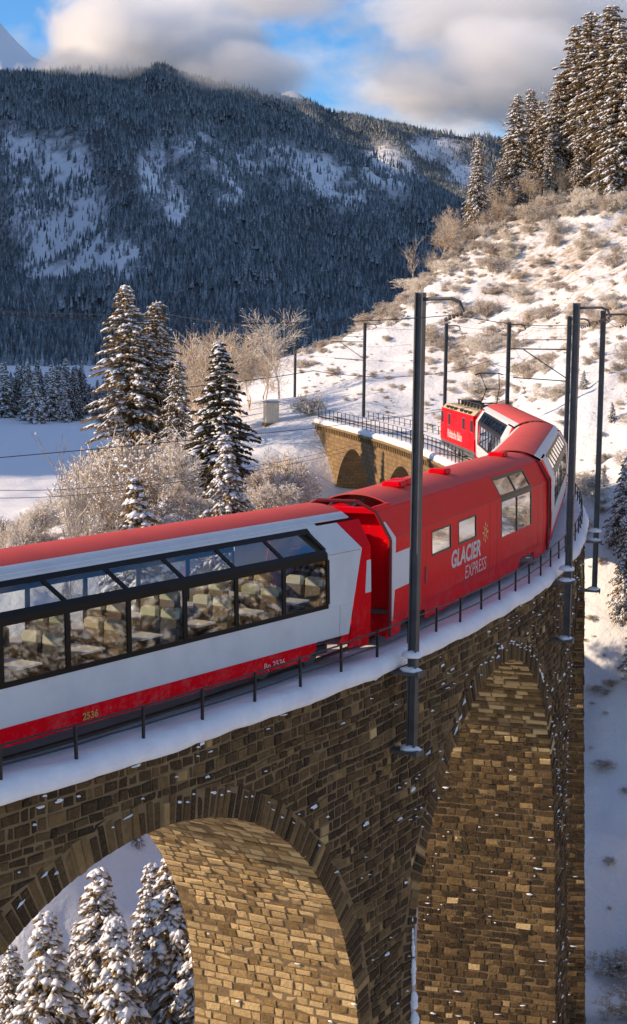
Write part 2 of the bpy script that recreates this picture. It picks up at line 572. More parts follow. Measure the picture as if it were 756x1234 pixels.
def far_h(X, Y):
    Yc = np.maximum(Y, 200.0)
    px = np.clip(378 + F * X / Yc, -3000, 2000)
    val = -28 + 1.5 * fbm(X * 0.006, Y * 0.006, 3) * 2
    z = val
    for RX, RY, yr, y0 in ((RX1, RY1, 3800.0, 1550.0), (RX2, RY2, 5900.0, 3900.0)):
        zr = CAMH + (399 - np.interp(px, RX, RY)) * yr / F
        zr = zr + fbm(X * 0.003, Y * 0.0, 4) * 34
        t = np.clip((Yc - y0) / (yr - y0), 0, 1)
        spur = (1 - 2 * np.abs(fbm(X * 0.0024 + Yc * 0.0008, Yc * 0.0008 + 5, 4))) - 0.75
        m = val + (zr - val) * (0.25 * t + 0.75 * t ** 1.25) + spur * 230 * (t * (1 - t) * 4) ** 0.8 + fbm(X * 0.012, Yc * 0.012, 5) * 60 * np.minimum(t * 6, 1)
        m = np.where(Yc > yr, zr - (Yc - yr) * 0.45, m)
        z = np.maximum(z, m)
    # unseen range added to shade mountain and field, dipped to let sun onto clouds
    rg = 1600 * np.exp(-((X + 2500) / 900) ** 2) * sstep(-20, 430, Y) * (1 - sstep(5600, 6800, Y)) * (1 - .7 * sstep(3640, 3830, Y) * (1 - sstep(5000, 5400, Y))) * (1 + 0.25 * fbm(X * .002, Y * .002, 4))
    z = np.maximum(z, -28 + rg)
    for pxp, pyp, yy, wd in ((-12, 10, 9500, 1500), (350, 99, 11000, 1300)):
        c = at(pxp, pyp, yy)
        d = np.sqrt(((X - c.x) / wd) ** 2 + ((Y - c.y) / 1300) ** 2)
        z = np.maximum(z, (c.z + 28) * (1 - .55 * np.minimum(d, 3) ** .85) - 28 - (np.abs(fbm(X * 0.0016, Y * 0.0016, 6)) * 900 - 60) * np.minimum(1, d * 2.5))
    return z
def ground(X, Y):
    X, Y = np.asarray(X, float), np.asarray(Y, float)
    nh, fh = near_h(X, np.minimum(Y, 290)), far_h(X, Y)
    w = sstep(225, 430, Y)
    wx = sstep(130, 260, -X)
    nh = np.where(X > 120, near_h(np.full_like(X, 120.0), np.minimum(np.maximum(Y, -40), 260)) + (X - 120) * 0.25, nh)
    nh = np.where(Y < -40, near_h(np.clip(X, -90, 110), np.full_like(Y, -40.0)), nh)
    z = nh * (1 - w) + fh * w
    z = z * (1 - wx) + far_h(X, Y) * wx
    # keep the hummocks off the track
    d = trackdist(X, Y)
    amp = sstep(2.6, 7, d)
    z = z + amp * (fbm(X * 0.16, Y * 0.16, 5, 0.55) * 1.9 * (Y < 400) + np.maximum(fbm(X * 0.5 + 40, Y * 0.5, 4, .65), 0) * 1.7 * (Y < 300) * (X > -40))
    return z
_TP = M(np.arange(-50, 200, 1.0), 0, 0)[:, :2]
_TS = np.arange(-50, 200, 1.0)
def trackdist(X, Y):
    sh = np.shape(X)
    x, y = np.ravel(X), np.ravel(Y)
    out = np.full(len(x), 99.0)
    m = (y < 260) & (y > -60) & (abs(x) < 90)
    if m.any():
        P = np.stack([x[m], y[m]], -1)
        d = np.empty(len(P))
        for i in range(0, len(P), 20000):
            d[i:i + 20000] = np.sqrt(((P[i:i + 20000, None] - _TP[None]) ** 2).sum(-1)).min(1)
        out[m] = d
    return out.reshape(sh)
def gz(x, y): return float(ground(np.array([x]), np.array([y]))[0])

def open_ground(px, py):
    """avalanche tracks and cliffs on the mountain face where hardly a tree stands"""
    patch = np.zeros(np.shape(px))
    for cx, cy_, rx, ry in ((75, 255, 62, 85), (310, 195, 70, 26), (375, 215, 50, 30), (465, 215, 42, 36), (188, 205, 18, 50), (150, 310, 36, 34), (25, 190, 34, 34), (240, 170, 36, 16), (520, 185, 40, 16), (110, 300, 50, 40), (60, 330, 40, 25), (215, 255, 16, 40), (280, 235, 22, 26), (420, 250, 30, 16), (560, 215, 30, 22)):
        patch = np.maximum(patch, np.exp(-(((px - cx) / rx) ** 2 + ((py - cy_) / ry) ** 2)))
    return patch
def build_ground():
    ys = [-60.0]
    while ys[-1] < 30: ys.append(ys[-1] + 3.0)
    while ys[-1] < 235: ys.append(ys[-1] + 0.85)
    st = 0.9
    while ys[-1] < 14000:
        st *= 1.028
        ys.append(ys[-1] + min(st, 120))
    ys = np.array(ys)
    u1 = np.linspace(-0.27, 0.27, 190)
    g = 0.27 + np.cumsum(np.geomspace(0.005, 0.5, 44))
    us = np.concatenate([-g[::-1], u1, g])
    wid = np.where(ys < 60, 150.0, ys + 90.0)
    X = us[None, :] * wid[:, None]
    Yg = np.repeat(ys[:, None], len(us), 1)
    Z = ground(X, Yg)
    V = np.stack([X, Yg, Z], -1).reshape(-1, 3)
    ny, nx = X.shape
    i = np.arange(ny - 1)[:, None] * nx + np.arange(nx - 1)[None]
    Fq = np.stack([i, i + 1, i + nx + 1, i + nx], -1).reshape(-1, 4)
    me = mesh('ground', V, Fq, True)
    # cover: withered grass on the sunny hill, rock and forest floor on the mountain
    xs, yy = V[:, 0], V[:, 1]
    d = trackdist(X, Yg).ravel()
    hillm = sstep(8, 30, xs - (yy < 60) * 99) * (yy < 330) * sstep(2.5, 6, d)
    grass = hillm * (0.33 + 0.7 * fbm(xs * 0.05, yy * 0.05, 3)) + 0.12 * (yy < 260) * sstep(4, 9, d)
    dz = np.abs(np.gradient(Z, axis=0) / np.gradient(Yg, axis=0)).ravel()
    mount = sstep(1480, 1620, yy) * (yy < 7200)
    ppx = 378 + F * xs / np.maximum(yy, 100)
    ppy = 399 - (V[:, 2] - CAMH) * F / np.maximum(yy, 100)
    rock = mount * (0.62 - 0.27 * np.clip(open_ground(ppx, ppy) * 1.5, 0, 1))
    cover = np.stack([np.clip(grass, 0, 1), np.clip(rock, 0, 1), mount, np.ones_like(mount)], -1)
    ca = me.color_attributes.new('cover', 'FLOAT_COLOR', 'POINT')
    ca.data.foreach_set('color', cover.astype(np.float32).ravel())
    o = link('ground', me, MAT['ground_snow'])
    tag(o, kind='structure')
build_ground()

# ------------------------------------------------------------------ viaduct
AR, AZ, AP = 7.1, -8.5, 16.9                          # arch radius, springing height, spacing
ARCH = [-6.7 + AP * k for k in range(-2, 7)]
S_END = 109.0
ZB = -32.0
BAT = 0.022
def hw(z): return DW / 2 - 0.12 + BAT * np.maximum(0, -np.asarray(z, float))
def arch_bottom(s):
    for c in ARCH:
        if abs(s - c) < AR:
            return AZ + math.sqrt(max(0, AR * AR - (s - c) ** 2)), c
    return None, None
viaduct = thing('stone_viaduct', 'curved stone railway viaduct with tall round arches and a snow-covered deck', 'viaduct', tuple(M(10, 0, -20)))
def vpart(name, me, mat):
    o = link(name, me, mat, viaduct)
    o.matrix_parent_inverse = Matrix.Translation(-Vector(viaduct.location))
    return o

def build_core():
    # spandrel walls and pier faces, slightly behind the stones (mortar), plus barrels
    far, nearm = MB(), MB()
    uv_far = []
    ss = sorted(set([round(x, 3) for x in np.arange(-45, S_END, 0.5)] + [S_END] + [round(c + AR * math.cos(t), 3) for c in ARCH for t in np.linspace(0, math.pi, 29) if -45 < c + AR * math.cos(t) < S_END]))
    def strip(side, s0, s1, mb, uvs):
        sm = (s0 + s1) / 2
        inop = arch_bottom(sm)[1]
        def zb(s):
            if inop is None: return ZB
            return AZ + math.sqrt(max(0, AR * AR - (s - inop) ** 2))
        zs0, zs1 = zb(s0), zb(s1)
        a = [M(s0, side * hw(0), 0.0), M(s1, side * hw(0), 0.0), M(s1, side * hw(zs1), zs1), M(s0, side * hw(zs0), zs0)]
        q = (0, 1, 2, 3) if side < 0 else (3, 2, 1, 0)
        mb.add(a, [q])
        u = [(s0, 0), (s1, 0), (s1, zs1), (s0, zs0)]
        uvs += [u[k] for k in q]
    un = []
    for s0, s1 in zip(ss[:-1], ss[1:]):
        strip(1, s0, s1, nearm, un)
        strip(-1, s0, s1, far, uv_far)
    for c in ARCH:
        if c - AR > S_END: continue
        prof = [(c + AR, z) for z in np.linspace(ZB, AZ, 6)] + [(c + AR * math.cos(t), AZ + AR * math.sin(t)) for t in np.linspace(0, math.pi, 41)[1:]] + [(c - AR, z) for z in np.linspace(AZ, ZB, 6)[1:]]
        ln = 0
        for (sa, za), (sb, zb_) in zip(prof[:-1], prof[1:]):
            dl = math.hypot(sb - sa, zb_ - za)
            mb, uvs = (nearm, un) if c < 30 else (far, uv_far)
            mb.add([M(sa, -hw(za), za), M(sa, hw(za), za), M(sb, hw(zb_), zb_), M(sb, -hw(zb_), zb_)], [(0, 1, 2, 3)])
            uvs += [(0, ln), (4, ln), (4, ln + dl), (0, ln + dl)]
            ln += dl
    for s in (S_END,):
        far.add([M(s, -hw(0), 0), M(s, hw(0), 0), M(s, hw(ZB), ZB), M(s, -hw(ZB), ZB)], [(0, 1, 2, 3)])
        uv_far += [(0, 0), (4, 0), (4, ZB), (0, ZB)]
    nme = mesh('masonry_core', nearm.V, nearm.F)
    vpart('masonry_core', nme, MAT['mortar'])
    fme = mesh('far_wall', far.V, far.F)
    uvl = fme.uv_layers.new(name='UVMap')
    uvl.data.foreach_set('uv', np.array(uv_far, dtype=np.float32).ravel())
    vpart('far_wall', fme, MAT['far_masonry'])
build_core()

STONES = []                                            # (verts(9,3), tone, area/dist^2, kind)
def stone(fn, a0, a1, b0, b1, proud, tone, kind='stone', jit=0.02, gap=0.009, sk=(0, 0, 0, 0)):
    """a bevelled block on a surface: fn(a, b) -> (point, normal)"""
    w, hgt = a1 - a0, b1 - b0
    if w < 0.05 or hgt < 0.05: return
    j = lambda: random.uniform(-jit, jit)
    cor = [(a0 + gap + j() * .6, b0 + gap + j() * .6), (a1 - gap + j() * .6, b0 + gap + j() * .6), (a1 - gap + j() * .6, b1 - gap + j() * .6), (a0 + gap + j() * .6, b1 - gap + j() * .6)]
    cor = [(p[0] + d_, p[1]) for p, d_ in zip(cor, sk)]
    ca, cb = (a0 + a1) / 2, (b0 + b1) / 2
    V = []
    for a, b in cor:
        p, n = fn(a, b)
        V.append(p - n * 0.03)
    ins = min(0.022, 0.1 * min(w, hgt))
    for a, b in cor:
        a += ins if cor.index((a, b)) in (0, 3) else -ins
        b += ins if b < cb else -ins
        p, n = fn(a, b)
        V.append(p + n * (proud + random.uniform(-.009, .009)))
    p, n = fn(ca + j() * 2, cb + j() * 2)
    V.append(p + n * (proud + random.uniform(0.0, 0.014)))
    V = [Vector(v) for v in V]
    c = V[8]
    view = max(0.02, -(Vector(c) - Vector((0, 0, CAMH))).normalized().dot(Vector(n)))
    sc = w * hgt * view / ((c - Vector((0, 0, CAMH))).length ** 2)
    pj = proj(c)
    vis = -40 < pj[0] < 796 and -40 < pj[1] < 1274
    STONES.append((V, tone, sc if vis else 0, kind))
SF = [(0, 1, 5, 4), (1, 2, 6, 5), (2, 3, 7, 6), (3, 0, 4, 7), (4, 5, 8), (5, 6, 8), (6, 7, 8), (7, 4, 8)]
def proj(P):
    c, s = math.cos(PITCH), math.sin(PITCH)
    dz = P[2] - CAMH
    d = P[1] * c - dz * s
    if d < 1: return (-999, -999)
    return 378 + F * P[0] / d, 617 - F * (dz * c + P[1] * s) / d
def f_wall(s, z):
    z = z + .03 * math.sin(s * 1.3 + z * 2.1) * min(1.0, max(0.0, -z - .1))
    z = min(z, -.03)
    return Vector(M(s, float(hw(z)), z)), NV(s)
def tone_rand(): return min(1, max(0, random.gauss(0.26, 0.25)))

def build_stones():
    # outer wall in courses, s from beyond the left edge to the far side of the second pier
    z = -0.04
    while z > -27.0:
        hgt = random.uniform(0.15, 0.25)
        z1 = z - hgt
        zm = (z + z1) / 2
        ex = []
        for c in ARCH:
            if zm > AZ:
                rr = AR + 0.60
                if abs(zm - AZ) < rr:
                    d = math.sqrt(rr * rr - (zm - AZ) ** 2)
                    f_ = lambda q: math.sqrt(max(0, rr * rr - (q - AZ) ** 2)) - d
                    ex.append((c - d, c + d, f_(z1), f_(z)))
            else:
                ex.append((c - AR, c + AR, 0, 0))
        ex.sort()
        lo, hi = -13.5, 40.0
        segs, cur, ck = [], lo, (0, 0)
        for a, b, kb, kt in ex:
            if b < lo or a > hi: continue
            if a > cur: segs.append((cur, min(a, hi), ck, (kb, kt) if a < hi else (0, 0)))
            if b > cur: cur, ck = b, (kb, kt)
        if cur < hi: segs.append((cur, hi, ck, (0, 0)))
        for a, b, ka, kb in segs:
            s = a
            while s < b - 0.02:
                w = random.uniform(0.14, 0.44) if s < 22 else random.uniform(0.35, 0.8)
                if b - s - w < 0.16: w = b - s
                pr = max(0.004, random.gauss(0.017, 0.014))
                first, last = s == a, s + w >= b - 1e-6
                lim = lambda v: max(-.9 * w if not (first and last) else -.4 * w, min(v, 1.2))
                sk = (lim(ka[0]) if first else 0, -lim(kb[0]) if last else 0, -lim(kb[1]) if last else 0, lim(ka[1]) if first else 0)
                stone(f_wall, s, s + w, z1, z, pr, tone_rand(), jit=0.03, sk=sk)
                s += w
        z = z1
    # voussoirs of the near arches
    for c in ARCH[1:6]:
        n = int(math.pi * (AR + .35) / 0.21)
        for k in range(n):
            t0, t1 = math.pi * k / n, math.pi * (k + 1) / n
            def f_ring(a, b, c=c):
                # a: distance along the ring, b: radius
                th = a / (AR + .35)
                s_, z_ = c + b * math.cos(th), AZ + b * math.sin(th)
                return Vector(M(s_, float(hw(z_)), z_)), NV(s_)
            L = AR + .35
            stone(f_ring, t0 * L, t1 * L, AR - 0.03, AR + random.uniform(0.42, 0.70), max(.004, random.gauss(0.016, 0.014)), min(1, max(0, random.gauss(0.28, .25))), kind='arch_stone', jit=0.015)
    # barrels and the pier faces seen through the arches: rows across the width
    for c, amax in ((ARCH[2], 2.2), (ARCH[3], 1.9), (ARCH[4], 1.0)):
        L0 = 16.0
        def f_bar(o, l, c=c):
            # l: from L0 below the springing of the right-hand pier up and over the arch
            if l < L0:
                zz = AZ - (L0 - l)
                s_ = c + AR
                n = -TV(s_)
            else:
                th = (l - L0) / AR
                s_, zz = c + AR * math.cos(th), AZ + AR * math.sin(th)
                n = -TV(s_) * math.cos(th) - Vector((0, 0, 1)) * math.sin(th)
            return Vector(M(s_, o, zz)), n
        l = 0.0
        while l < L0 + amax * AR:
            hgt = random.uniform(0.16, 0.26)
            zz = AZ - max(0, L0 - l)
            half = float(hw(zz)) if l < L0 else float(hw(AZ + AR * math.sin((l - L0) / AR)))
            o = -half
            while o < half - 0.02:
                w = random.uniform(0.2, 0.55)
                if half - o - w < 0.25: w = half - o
                stone(f_bar, o, o + w, l, l + hgt, max(0.004, random.gauss(.016 if c < 0 else .03, .012)), (min(1, max(.4, random.gauss(.90, .12))) if c < 0 else min(1, tone_rand() + (.05 if c < 20 else 0) + (.42 * min(1, max(0, (l - L0) / AR - .15) * 2.2) if 0 < c < 20 else 0))), jit=0.035)  # near arch: bright sunlight is put into the stones' paler tone
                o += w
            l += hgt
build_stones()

def finish_stones():
    idx = {'stone': [], 'arch_stone': []}
    for i, s in enumerate(STONES): idx[s[3]].append(i)
    single = set()
    for k, cap in (('stone', 300), ('arch_stone', 150)):
        best = sorted([i for i in idx[k] if STONES[i][2] > 0], key=lambda i: -STONES[i][2])[:cap]
        single |= set(best)
    rest_v, rest_t = [], []
    for i, (V, tone, sc, kind) in enumerate(STONES):
        if i in single:
            c = V[8]
            me = mesh(kind, [v - c for v in V], SF)
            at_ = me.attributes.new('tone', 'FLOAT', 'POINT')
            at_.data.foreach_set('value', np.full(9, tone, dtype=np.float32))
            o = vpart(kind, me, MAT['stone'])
            o.location = c
        else:
            rest_v += V
            rest_t += [tone] * 9
    n = len(rest_t) // 9
    Fc = [tuple(k * 9 + i for i in f) for k in range(n) for f in SF]
    me = mesh('stonework', rest_v, Fc)
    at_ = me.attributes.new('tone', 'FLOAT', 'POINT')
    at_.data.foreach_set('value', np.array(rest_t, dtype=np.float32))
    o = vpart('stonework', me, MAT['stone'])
    tag(o, kind='stuff')
finish_stones()

def build_wall_snow():
    # snow caught on ledges of the stones
    mb = MB()
    rnd = random.Random(5)
    def dab(p, t, n, l, h):
        p = Vector(p)
        a, b = Vector(t) * l, Vector((0, 0, 1)) * h
        n = Vector(n)
        V = []
        m = 10
        for k in range(m):
            th = 2 * math.pi * k / m
            rr = rnd.uniform(.45, 1.15)
            V.append(p + a * (math.cos(th) * rr) + b * (math.sin(th) * rr) + n * 0.0)
        V.append(p + n * rnd.uniform(.04, .08) + b * .1)
        mb.add(V, [(k, (k + 1) % m, m) for k in range(m)])
    for V, tone, sc, kind in STONES:
        if sc <= 0: continue
        n = (V[5] - V[4]).cross(V[7] - V[4]).normalized()
        if n.dot(V[8] - (V[0] + V[2]) / 2) < 0: n = -n
        out = Vector((n.x, n.y, 0))
        pr = 0.26 if kind == 'arch_stone' else 0.045
        c = V[8]
        q = float(vnoise(np.array([c.x * .8 + c.y * .5]), np.array([c.z * .7]))[0])
        if q > .62: pr *= 2.0
        pj = proj(c)
        if pj[0] > 520: pr *= 1.6
        if pj[0] > 690: pr *= 0.5
        if abs(n.z) > 0.3 or rnd.random() > pr: continue
        t = (V[1] - V[0]).normalized()
        if abs(t.z) > 0.7: t = out.cross(Vector((0, 0, 1))).normalized()
        top = max(V[4:8], key=lambda v: v.z)
        sz = rnd.random() ** 3
        dab(c * 0.4 + top * 0.6 + out * 0.02, t, out.normalized(), .04 + .17 * sz, .012 + .04 * rnd.random() * (.4 + sz))
    o = vpart('clinging_snow', mesh('clinging_snow', mb.V, mb.F, True), MAT['snow'])
    tag(o, kind='stuff')
    # snow lying on the sloping edge of the pier beside the second arch
    mb = MB()
    s_edge = ARCH[3] - AR
    for k in range(90):
        z = AZ + 2.2 - k * 0.14
        if rnd.random() < .12: continue
        p = M(s_edge + 0.02, float(hw(z)) + 0.06, z)
        q = min(1, .3 + k / 25) * rnd.uniform(.45, 1.15)
        mb.blob(p, 0.11 * q, 0.10 * q, 0.20 * q + .05, seed=k, n=7, m=5)
    vpart('ledge_snow', mesh('ledge_snow', mb.V, mb.F, True), MAT['snow'])
build_wall_snow()

def build_deck():
    # swept snow cover of the deck, with a rounded lip over each wall
    prof = [(-2.26, -0.10), (-2.32, 0.02), (-2.27, 0.20), (-2.10, 0.31), (-1.8, 0.33), (-1.35, 0.24), (-0.75, 0.17), (-0.4, 0.14), (0.0, 0.15), (0.4, 0.14), (0.75, 0.17), (1.25, 0.20), (1.6, 0.29), (1.9, 0.36), (2.08, 0.33), (2.19, 0.22), (2.23, 0.10), (2.20, -0.01), (2.0, -0.05)]
    ss = np.arange(-45, S_END + 0.31, 0.3)
    V = []
    po = np.array([p[0] for p in prof])
    pz = np.array([p[1] for p in prof])
    for s in ss:
        edge = np.abs(po) > 1.5
        nz_ = fbm(po * 1.1 + 30, np.full_like(po, s * 0.9), 4) * 0.16
        no = fbm(np.full_like(po, s * 0.7), po * 0 + 3, 4) * 0.12 * np.sign(po) * edge
        V.append(M(np.full_like(po, s), po + no, pz + nz_ * np.where(edge, 1.0, 0.45)))
    V = np.concatenate(V)
    n, m = len(ss), len(prof)
    i = np.arange(n - 1)[:, None] * m + np.arange(m - 1)[None]
    Fq = np.stack([i, i + 1, i + m + 1, i + m], -1).reshape(-1, 4)
    vpart('deck_snow', mesh('deck_snow', V, Fq, True), MAT['deck_snow'])
    # corbels below the far inner cornice
    mb = MB().box(-0.11, 0.11, -0.12, 0.14, -0.18, 0.18)
    cme = mesh('corbel', mb.V, mb.F)
    for s in np.arange(60, S_END - 0.3, 0.62):
        o = vpart('corbel', cme, MAT['far_masonry'])
        o.location = M(s, -float(hw(-.4)) - 0.12, -0.42)
        o.rotation_euler = (0, 0, float(ang(s)))
    if not cme.uv_layers: cme.uv_layers.new(name='UVMap')
    mb = MB()
    pf = [(-2.06, -0.24), (-2.40, -0.24), (-2.42, -0.06), (-2.0, -0.06)]
    s2 = np.arange(52, S_END + .1, 0.5)
    V = np.concatenate([M(np.full(4, s), np.array([p[0] for p in pf]), np.array([p[1] for p in pf])) for s in s2])
    i = np.arange(len(s2) - 1)[:, None] * 4 + np.arange(4)[None]
    j = np.arange(len(s2) - 1)[:, None] * 4 + (np.arange(4)[None] + 1) % 4
    me = mesh('cornice', V, np.stack([i, j, j + 4, i + 4], -1).reshape(-1, 4))
    me.uv_layers.new(name='UVMap')
    vpart('cornice', me, MAT['far_masonry'])
build_deck()

# track
def build_track():
    t = thing('railway_track', 'narrow steel rails half buried in the snow of the viaduct deck', 'railway track', tuple(M(0, 0, 0.1)))
    for o in (-0.53, 0.53):
        mb = MB()
        s = np.arange(-45, 175, 0.8)
        lo = Vector(t.location)
        a = M(s, o - 0.035, RAIL); b = M(s, o + 0.035, RAIL); c = M(s, o + 0.035, RAIL - 0.14); d = M(s, o - 0.035, RAIL - 0.14)
        V = np.stack([a, b, c, d], 1).reshape(-1, 3) - np.array(lo)
        i = np.arange(len(s) - 1)[:, None] * 4 + np.arange(4)[None]
        j = np.arange(len(s) - 1)[:, None] * 4 + (np.arange(4)[None] + 1) % 4
        link('rail', mesh('rail', V, np.stack([i, i + 4, j + 4, j], -1).reshape(-1, 4)), MAT['rail_steel'], t)
build_track()

# railings
def build_railing(name, label, off, s0, s1, step, rails, hgt=0.98):
    t = thing(name, label, 'railing', tuple(M(s0, off, 0.1)))
    lo = Vector(t.location)
    pm = MB().box(-0.024, 0.024, -0.024, 0.024, -0.05, hgt)
    pme = mesh('post', pm.V, pm.F)
    k = 0
    for s in np.arange(s0, s1 + 0.01, step):
        o = link('post', pme, MAT['railing_iron'], t)
        o.location = Vector(M(s, off, 0.24)) - lo
        o.rotation_euler = (random.gauss(0, .012), random.gauss(0, .012), float(ang(s)))
    for z in rails:
        pts = []
        for s in np.arange(s0, s1 + 0.01, step / 2):
            pts.append(Vector(M(s, off, 0.24 + z + random.uniform(-.012, .012))) - lo)
        MB().tube(pts, 0.02, 5).build('top_rail' if z > .6 else 'middle_rail', MAT['railing_iron'], t)
    return t
build_railing('outer_railing', 'black iron railing in front of the red carriages, along the outer deck edge', 1.98, -13.84, 108.5, 1.72, (0.70, 0.36), 0.72)
build_railing('inner_railing', 'black iron railing along the inner deck edge beside the locomotive', -1.98, 56, 108.5, 1.5, (0.96, 0.45))

# ------------------------------------------------------------------ train
def text_mesh(txt, size, shear=0.0, bold=0.0, sx=1.0):
    cu = bpy.data.curves.new('lettering', 'FONT')
    cu.body = txt
    cu.size = size
    cu.shear = shear
    cu.offset = bold
    cu.extrude = 0.002
    cu.resolution_u = 3
    o = bpy.data.objects.new('lettering', cu)
    COL.objects.link(o)
    bpy.context.view_layer.update()
    me = bpy.data.meshes.new_from_object(o.evaluated_get(bpy.context.evaluated_depsgraph_get()))
    bpy.data.objects.remove(o)
    n = len(me.vertices)
    co = np.empty(n * 3, dtype=np.float32)
    me.vertices.foreach_get('co', co)
    co = co.reshape(-1, 3)
    co[:, 0] -= co[:, 0].min()
    co[:, 0] *= sx
    me.vertices.foreach_set('co', co.ravel())
    return me
def lettering(txt, parent, x, z, width, height, mat, side=-1, y=1.345, shear=0.0, bold=0.0, name='lettering'):
    me = text_mesh(txt, 1.0, shear, bold)
    n = len(me.vertices)
    co = np.empty(n * 3, dtype=np.float32)
    me.vertices.foreach_get('co', co)
    co = co.reshape(-1, 3)
    co[:, 0] *= width / max(1e-6, co[:, 0].max())
    co[:, 1] *= height / max(1e-6, np.percentile(co[:, 1], 99))
    out = np.stack([co[:, 0], np.zeros(n), co[:, 1]], -1)
    if side > 0: out[:, 0] *= -1
    me.vertices.foreach_set('co', out.astype(np.float32).ravel())
    o = link(name, me, mat, parent)
    o.location = (x, side * y, z)
    return o

# body section (half): lateral y at height z above the rail
SEC = [(0.34, 1.26), (0.75, 1.31), (1.40, 1.33), (2.62, 1.31), (3.24, 0.97), (3.30, 0.90)]
def sec_y(z): return float(np.interp(z, [a for a, b in SEC], [b for a, b in SEC]))
def side_panel(mb, poly, side, out=0.0, thick=0.03):
    """poly: (x, z) outline on the body side; follows the section, given thickness"""
    n = len(poly)
    nrm = lambda z: (0.0, 1.0) if z <= 2.62 else (0.48, 0.877)
    V = []
    for dd in (out, out - thick):
        for x, z in poly:
            V.append((x, side * (sec_y(z) + dd * nrm(z)[1]), z + dd * nrm(z)[0]))
    f = [tuple(range(n)), tuple(range(2 * n - 1, n - 1, -1))] + [(i, i + n, (i + 1) % n + n, (i + 1) % n) for i in range(n)]
    if side > 0:
        f = [t[::-1] for t in f]
    mb.add(V, f)
def clipz(poly, zc, above):
    out = []
    n = len(poly)
    for i in range(n):
        a, b = poly[i], poly[(i + 1) % n]
        ia, ib = (a[1] >= zc) == above or a[1] == zc, (b[1] >= zc) == above or b[1] == zc
        if ia: out.append(a)
        if ia != ib:
            t = (zc - a[1]) / (b[1] - a[1])
            out.append((a[0] + t * (b[0] - a[0]), zc))
    return out
def panel(mb, poly, side, out=0.0, thick=0.03):
    zs = [p[1] for p in poly]
    cuts = [z for z, _ in SEC[1:-1] if min(zs) + .01 < z < max(zs) - .01]
    pieces = [poly]
    for c in cuts:
        nxt = []
        for p in pieces:
            for ab in (True, False):
                q = clipz(p, c, ab)
                if len(q) >= 3 and max(z for _, z in q) - min(z for _, z in q) > 1e-4: nxt.append(q)
        pieces = nxt
    for p in pieces: side_panel(mb, p, side, out, thick)

def roof_mesh(mb, x0, x1, ya, yb, top=3.56, lift=0.0, nx=2, thick=0.03):
    """part of the cambered roof between lateral ya and yb"""
    ys = np.linspace(ya, yb, 25)
    zr = lambda y: 3.30 + (top - 3.30) * (1 - (abs(y) / 0.92) ** 2.2) + lift
    V, Fc = [], []
    for x in (x0, x1):
        for y in ys: V.append((x, y, zr(y)))
    for x in (x0, x1):
        for y in ys: V.append((x, y, zr(y) - thick))
    m = len(ys)
    for i in range(m - 1):
        Fc.append((i, m + i, m + i + 1, i + 1))
        Fc.append((2 * m + i, 2 * m + i + 1, 3 * m + i + 1, 3 * m + i))
    Fc += [(0, 2 * m, 3 * m, m), (m - 1, 2 * m - 1, 4 * m - 1, 3 * m - 1)]
    Fc += [(i, i + 1, 2 * m + i + 1, 2 * m + i) for i in range(m - 1)] + [(m + i, 3 * m + i, 3 * m + i + 1, m + i + 1) for i in range(m - 1)]
    mb.add(V, Fc)

def bogie(t, x):
    b = MB()
    for s in (-1, 1):
        b.box(x - 1.25, x + 1.25, s * 0.86 - 0.05, s * 0.86 + 0.05, 0.28, 0.46)
    b.box(x - .2, x + .2, -0.86, 0.86, 0.30, 0.5)
    fo = b.build('bogie', MAT['underframe'], t)
    for dx in (-0.9, 0.9):
        w = MB()
        for s in (-1, 1):
            w.bar((x + dx, s * 0.55, 0.345), (x + dx, s * 0.66, 0.345), 0.345, 16)
        w.bar((x + dx, -.6, .345), (x + dx, .6, .345), 0.06, 8)
        w.build('wheelset', MAT['grey_metal'], fo)

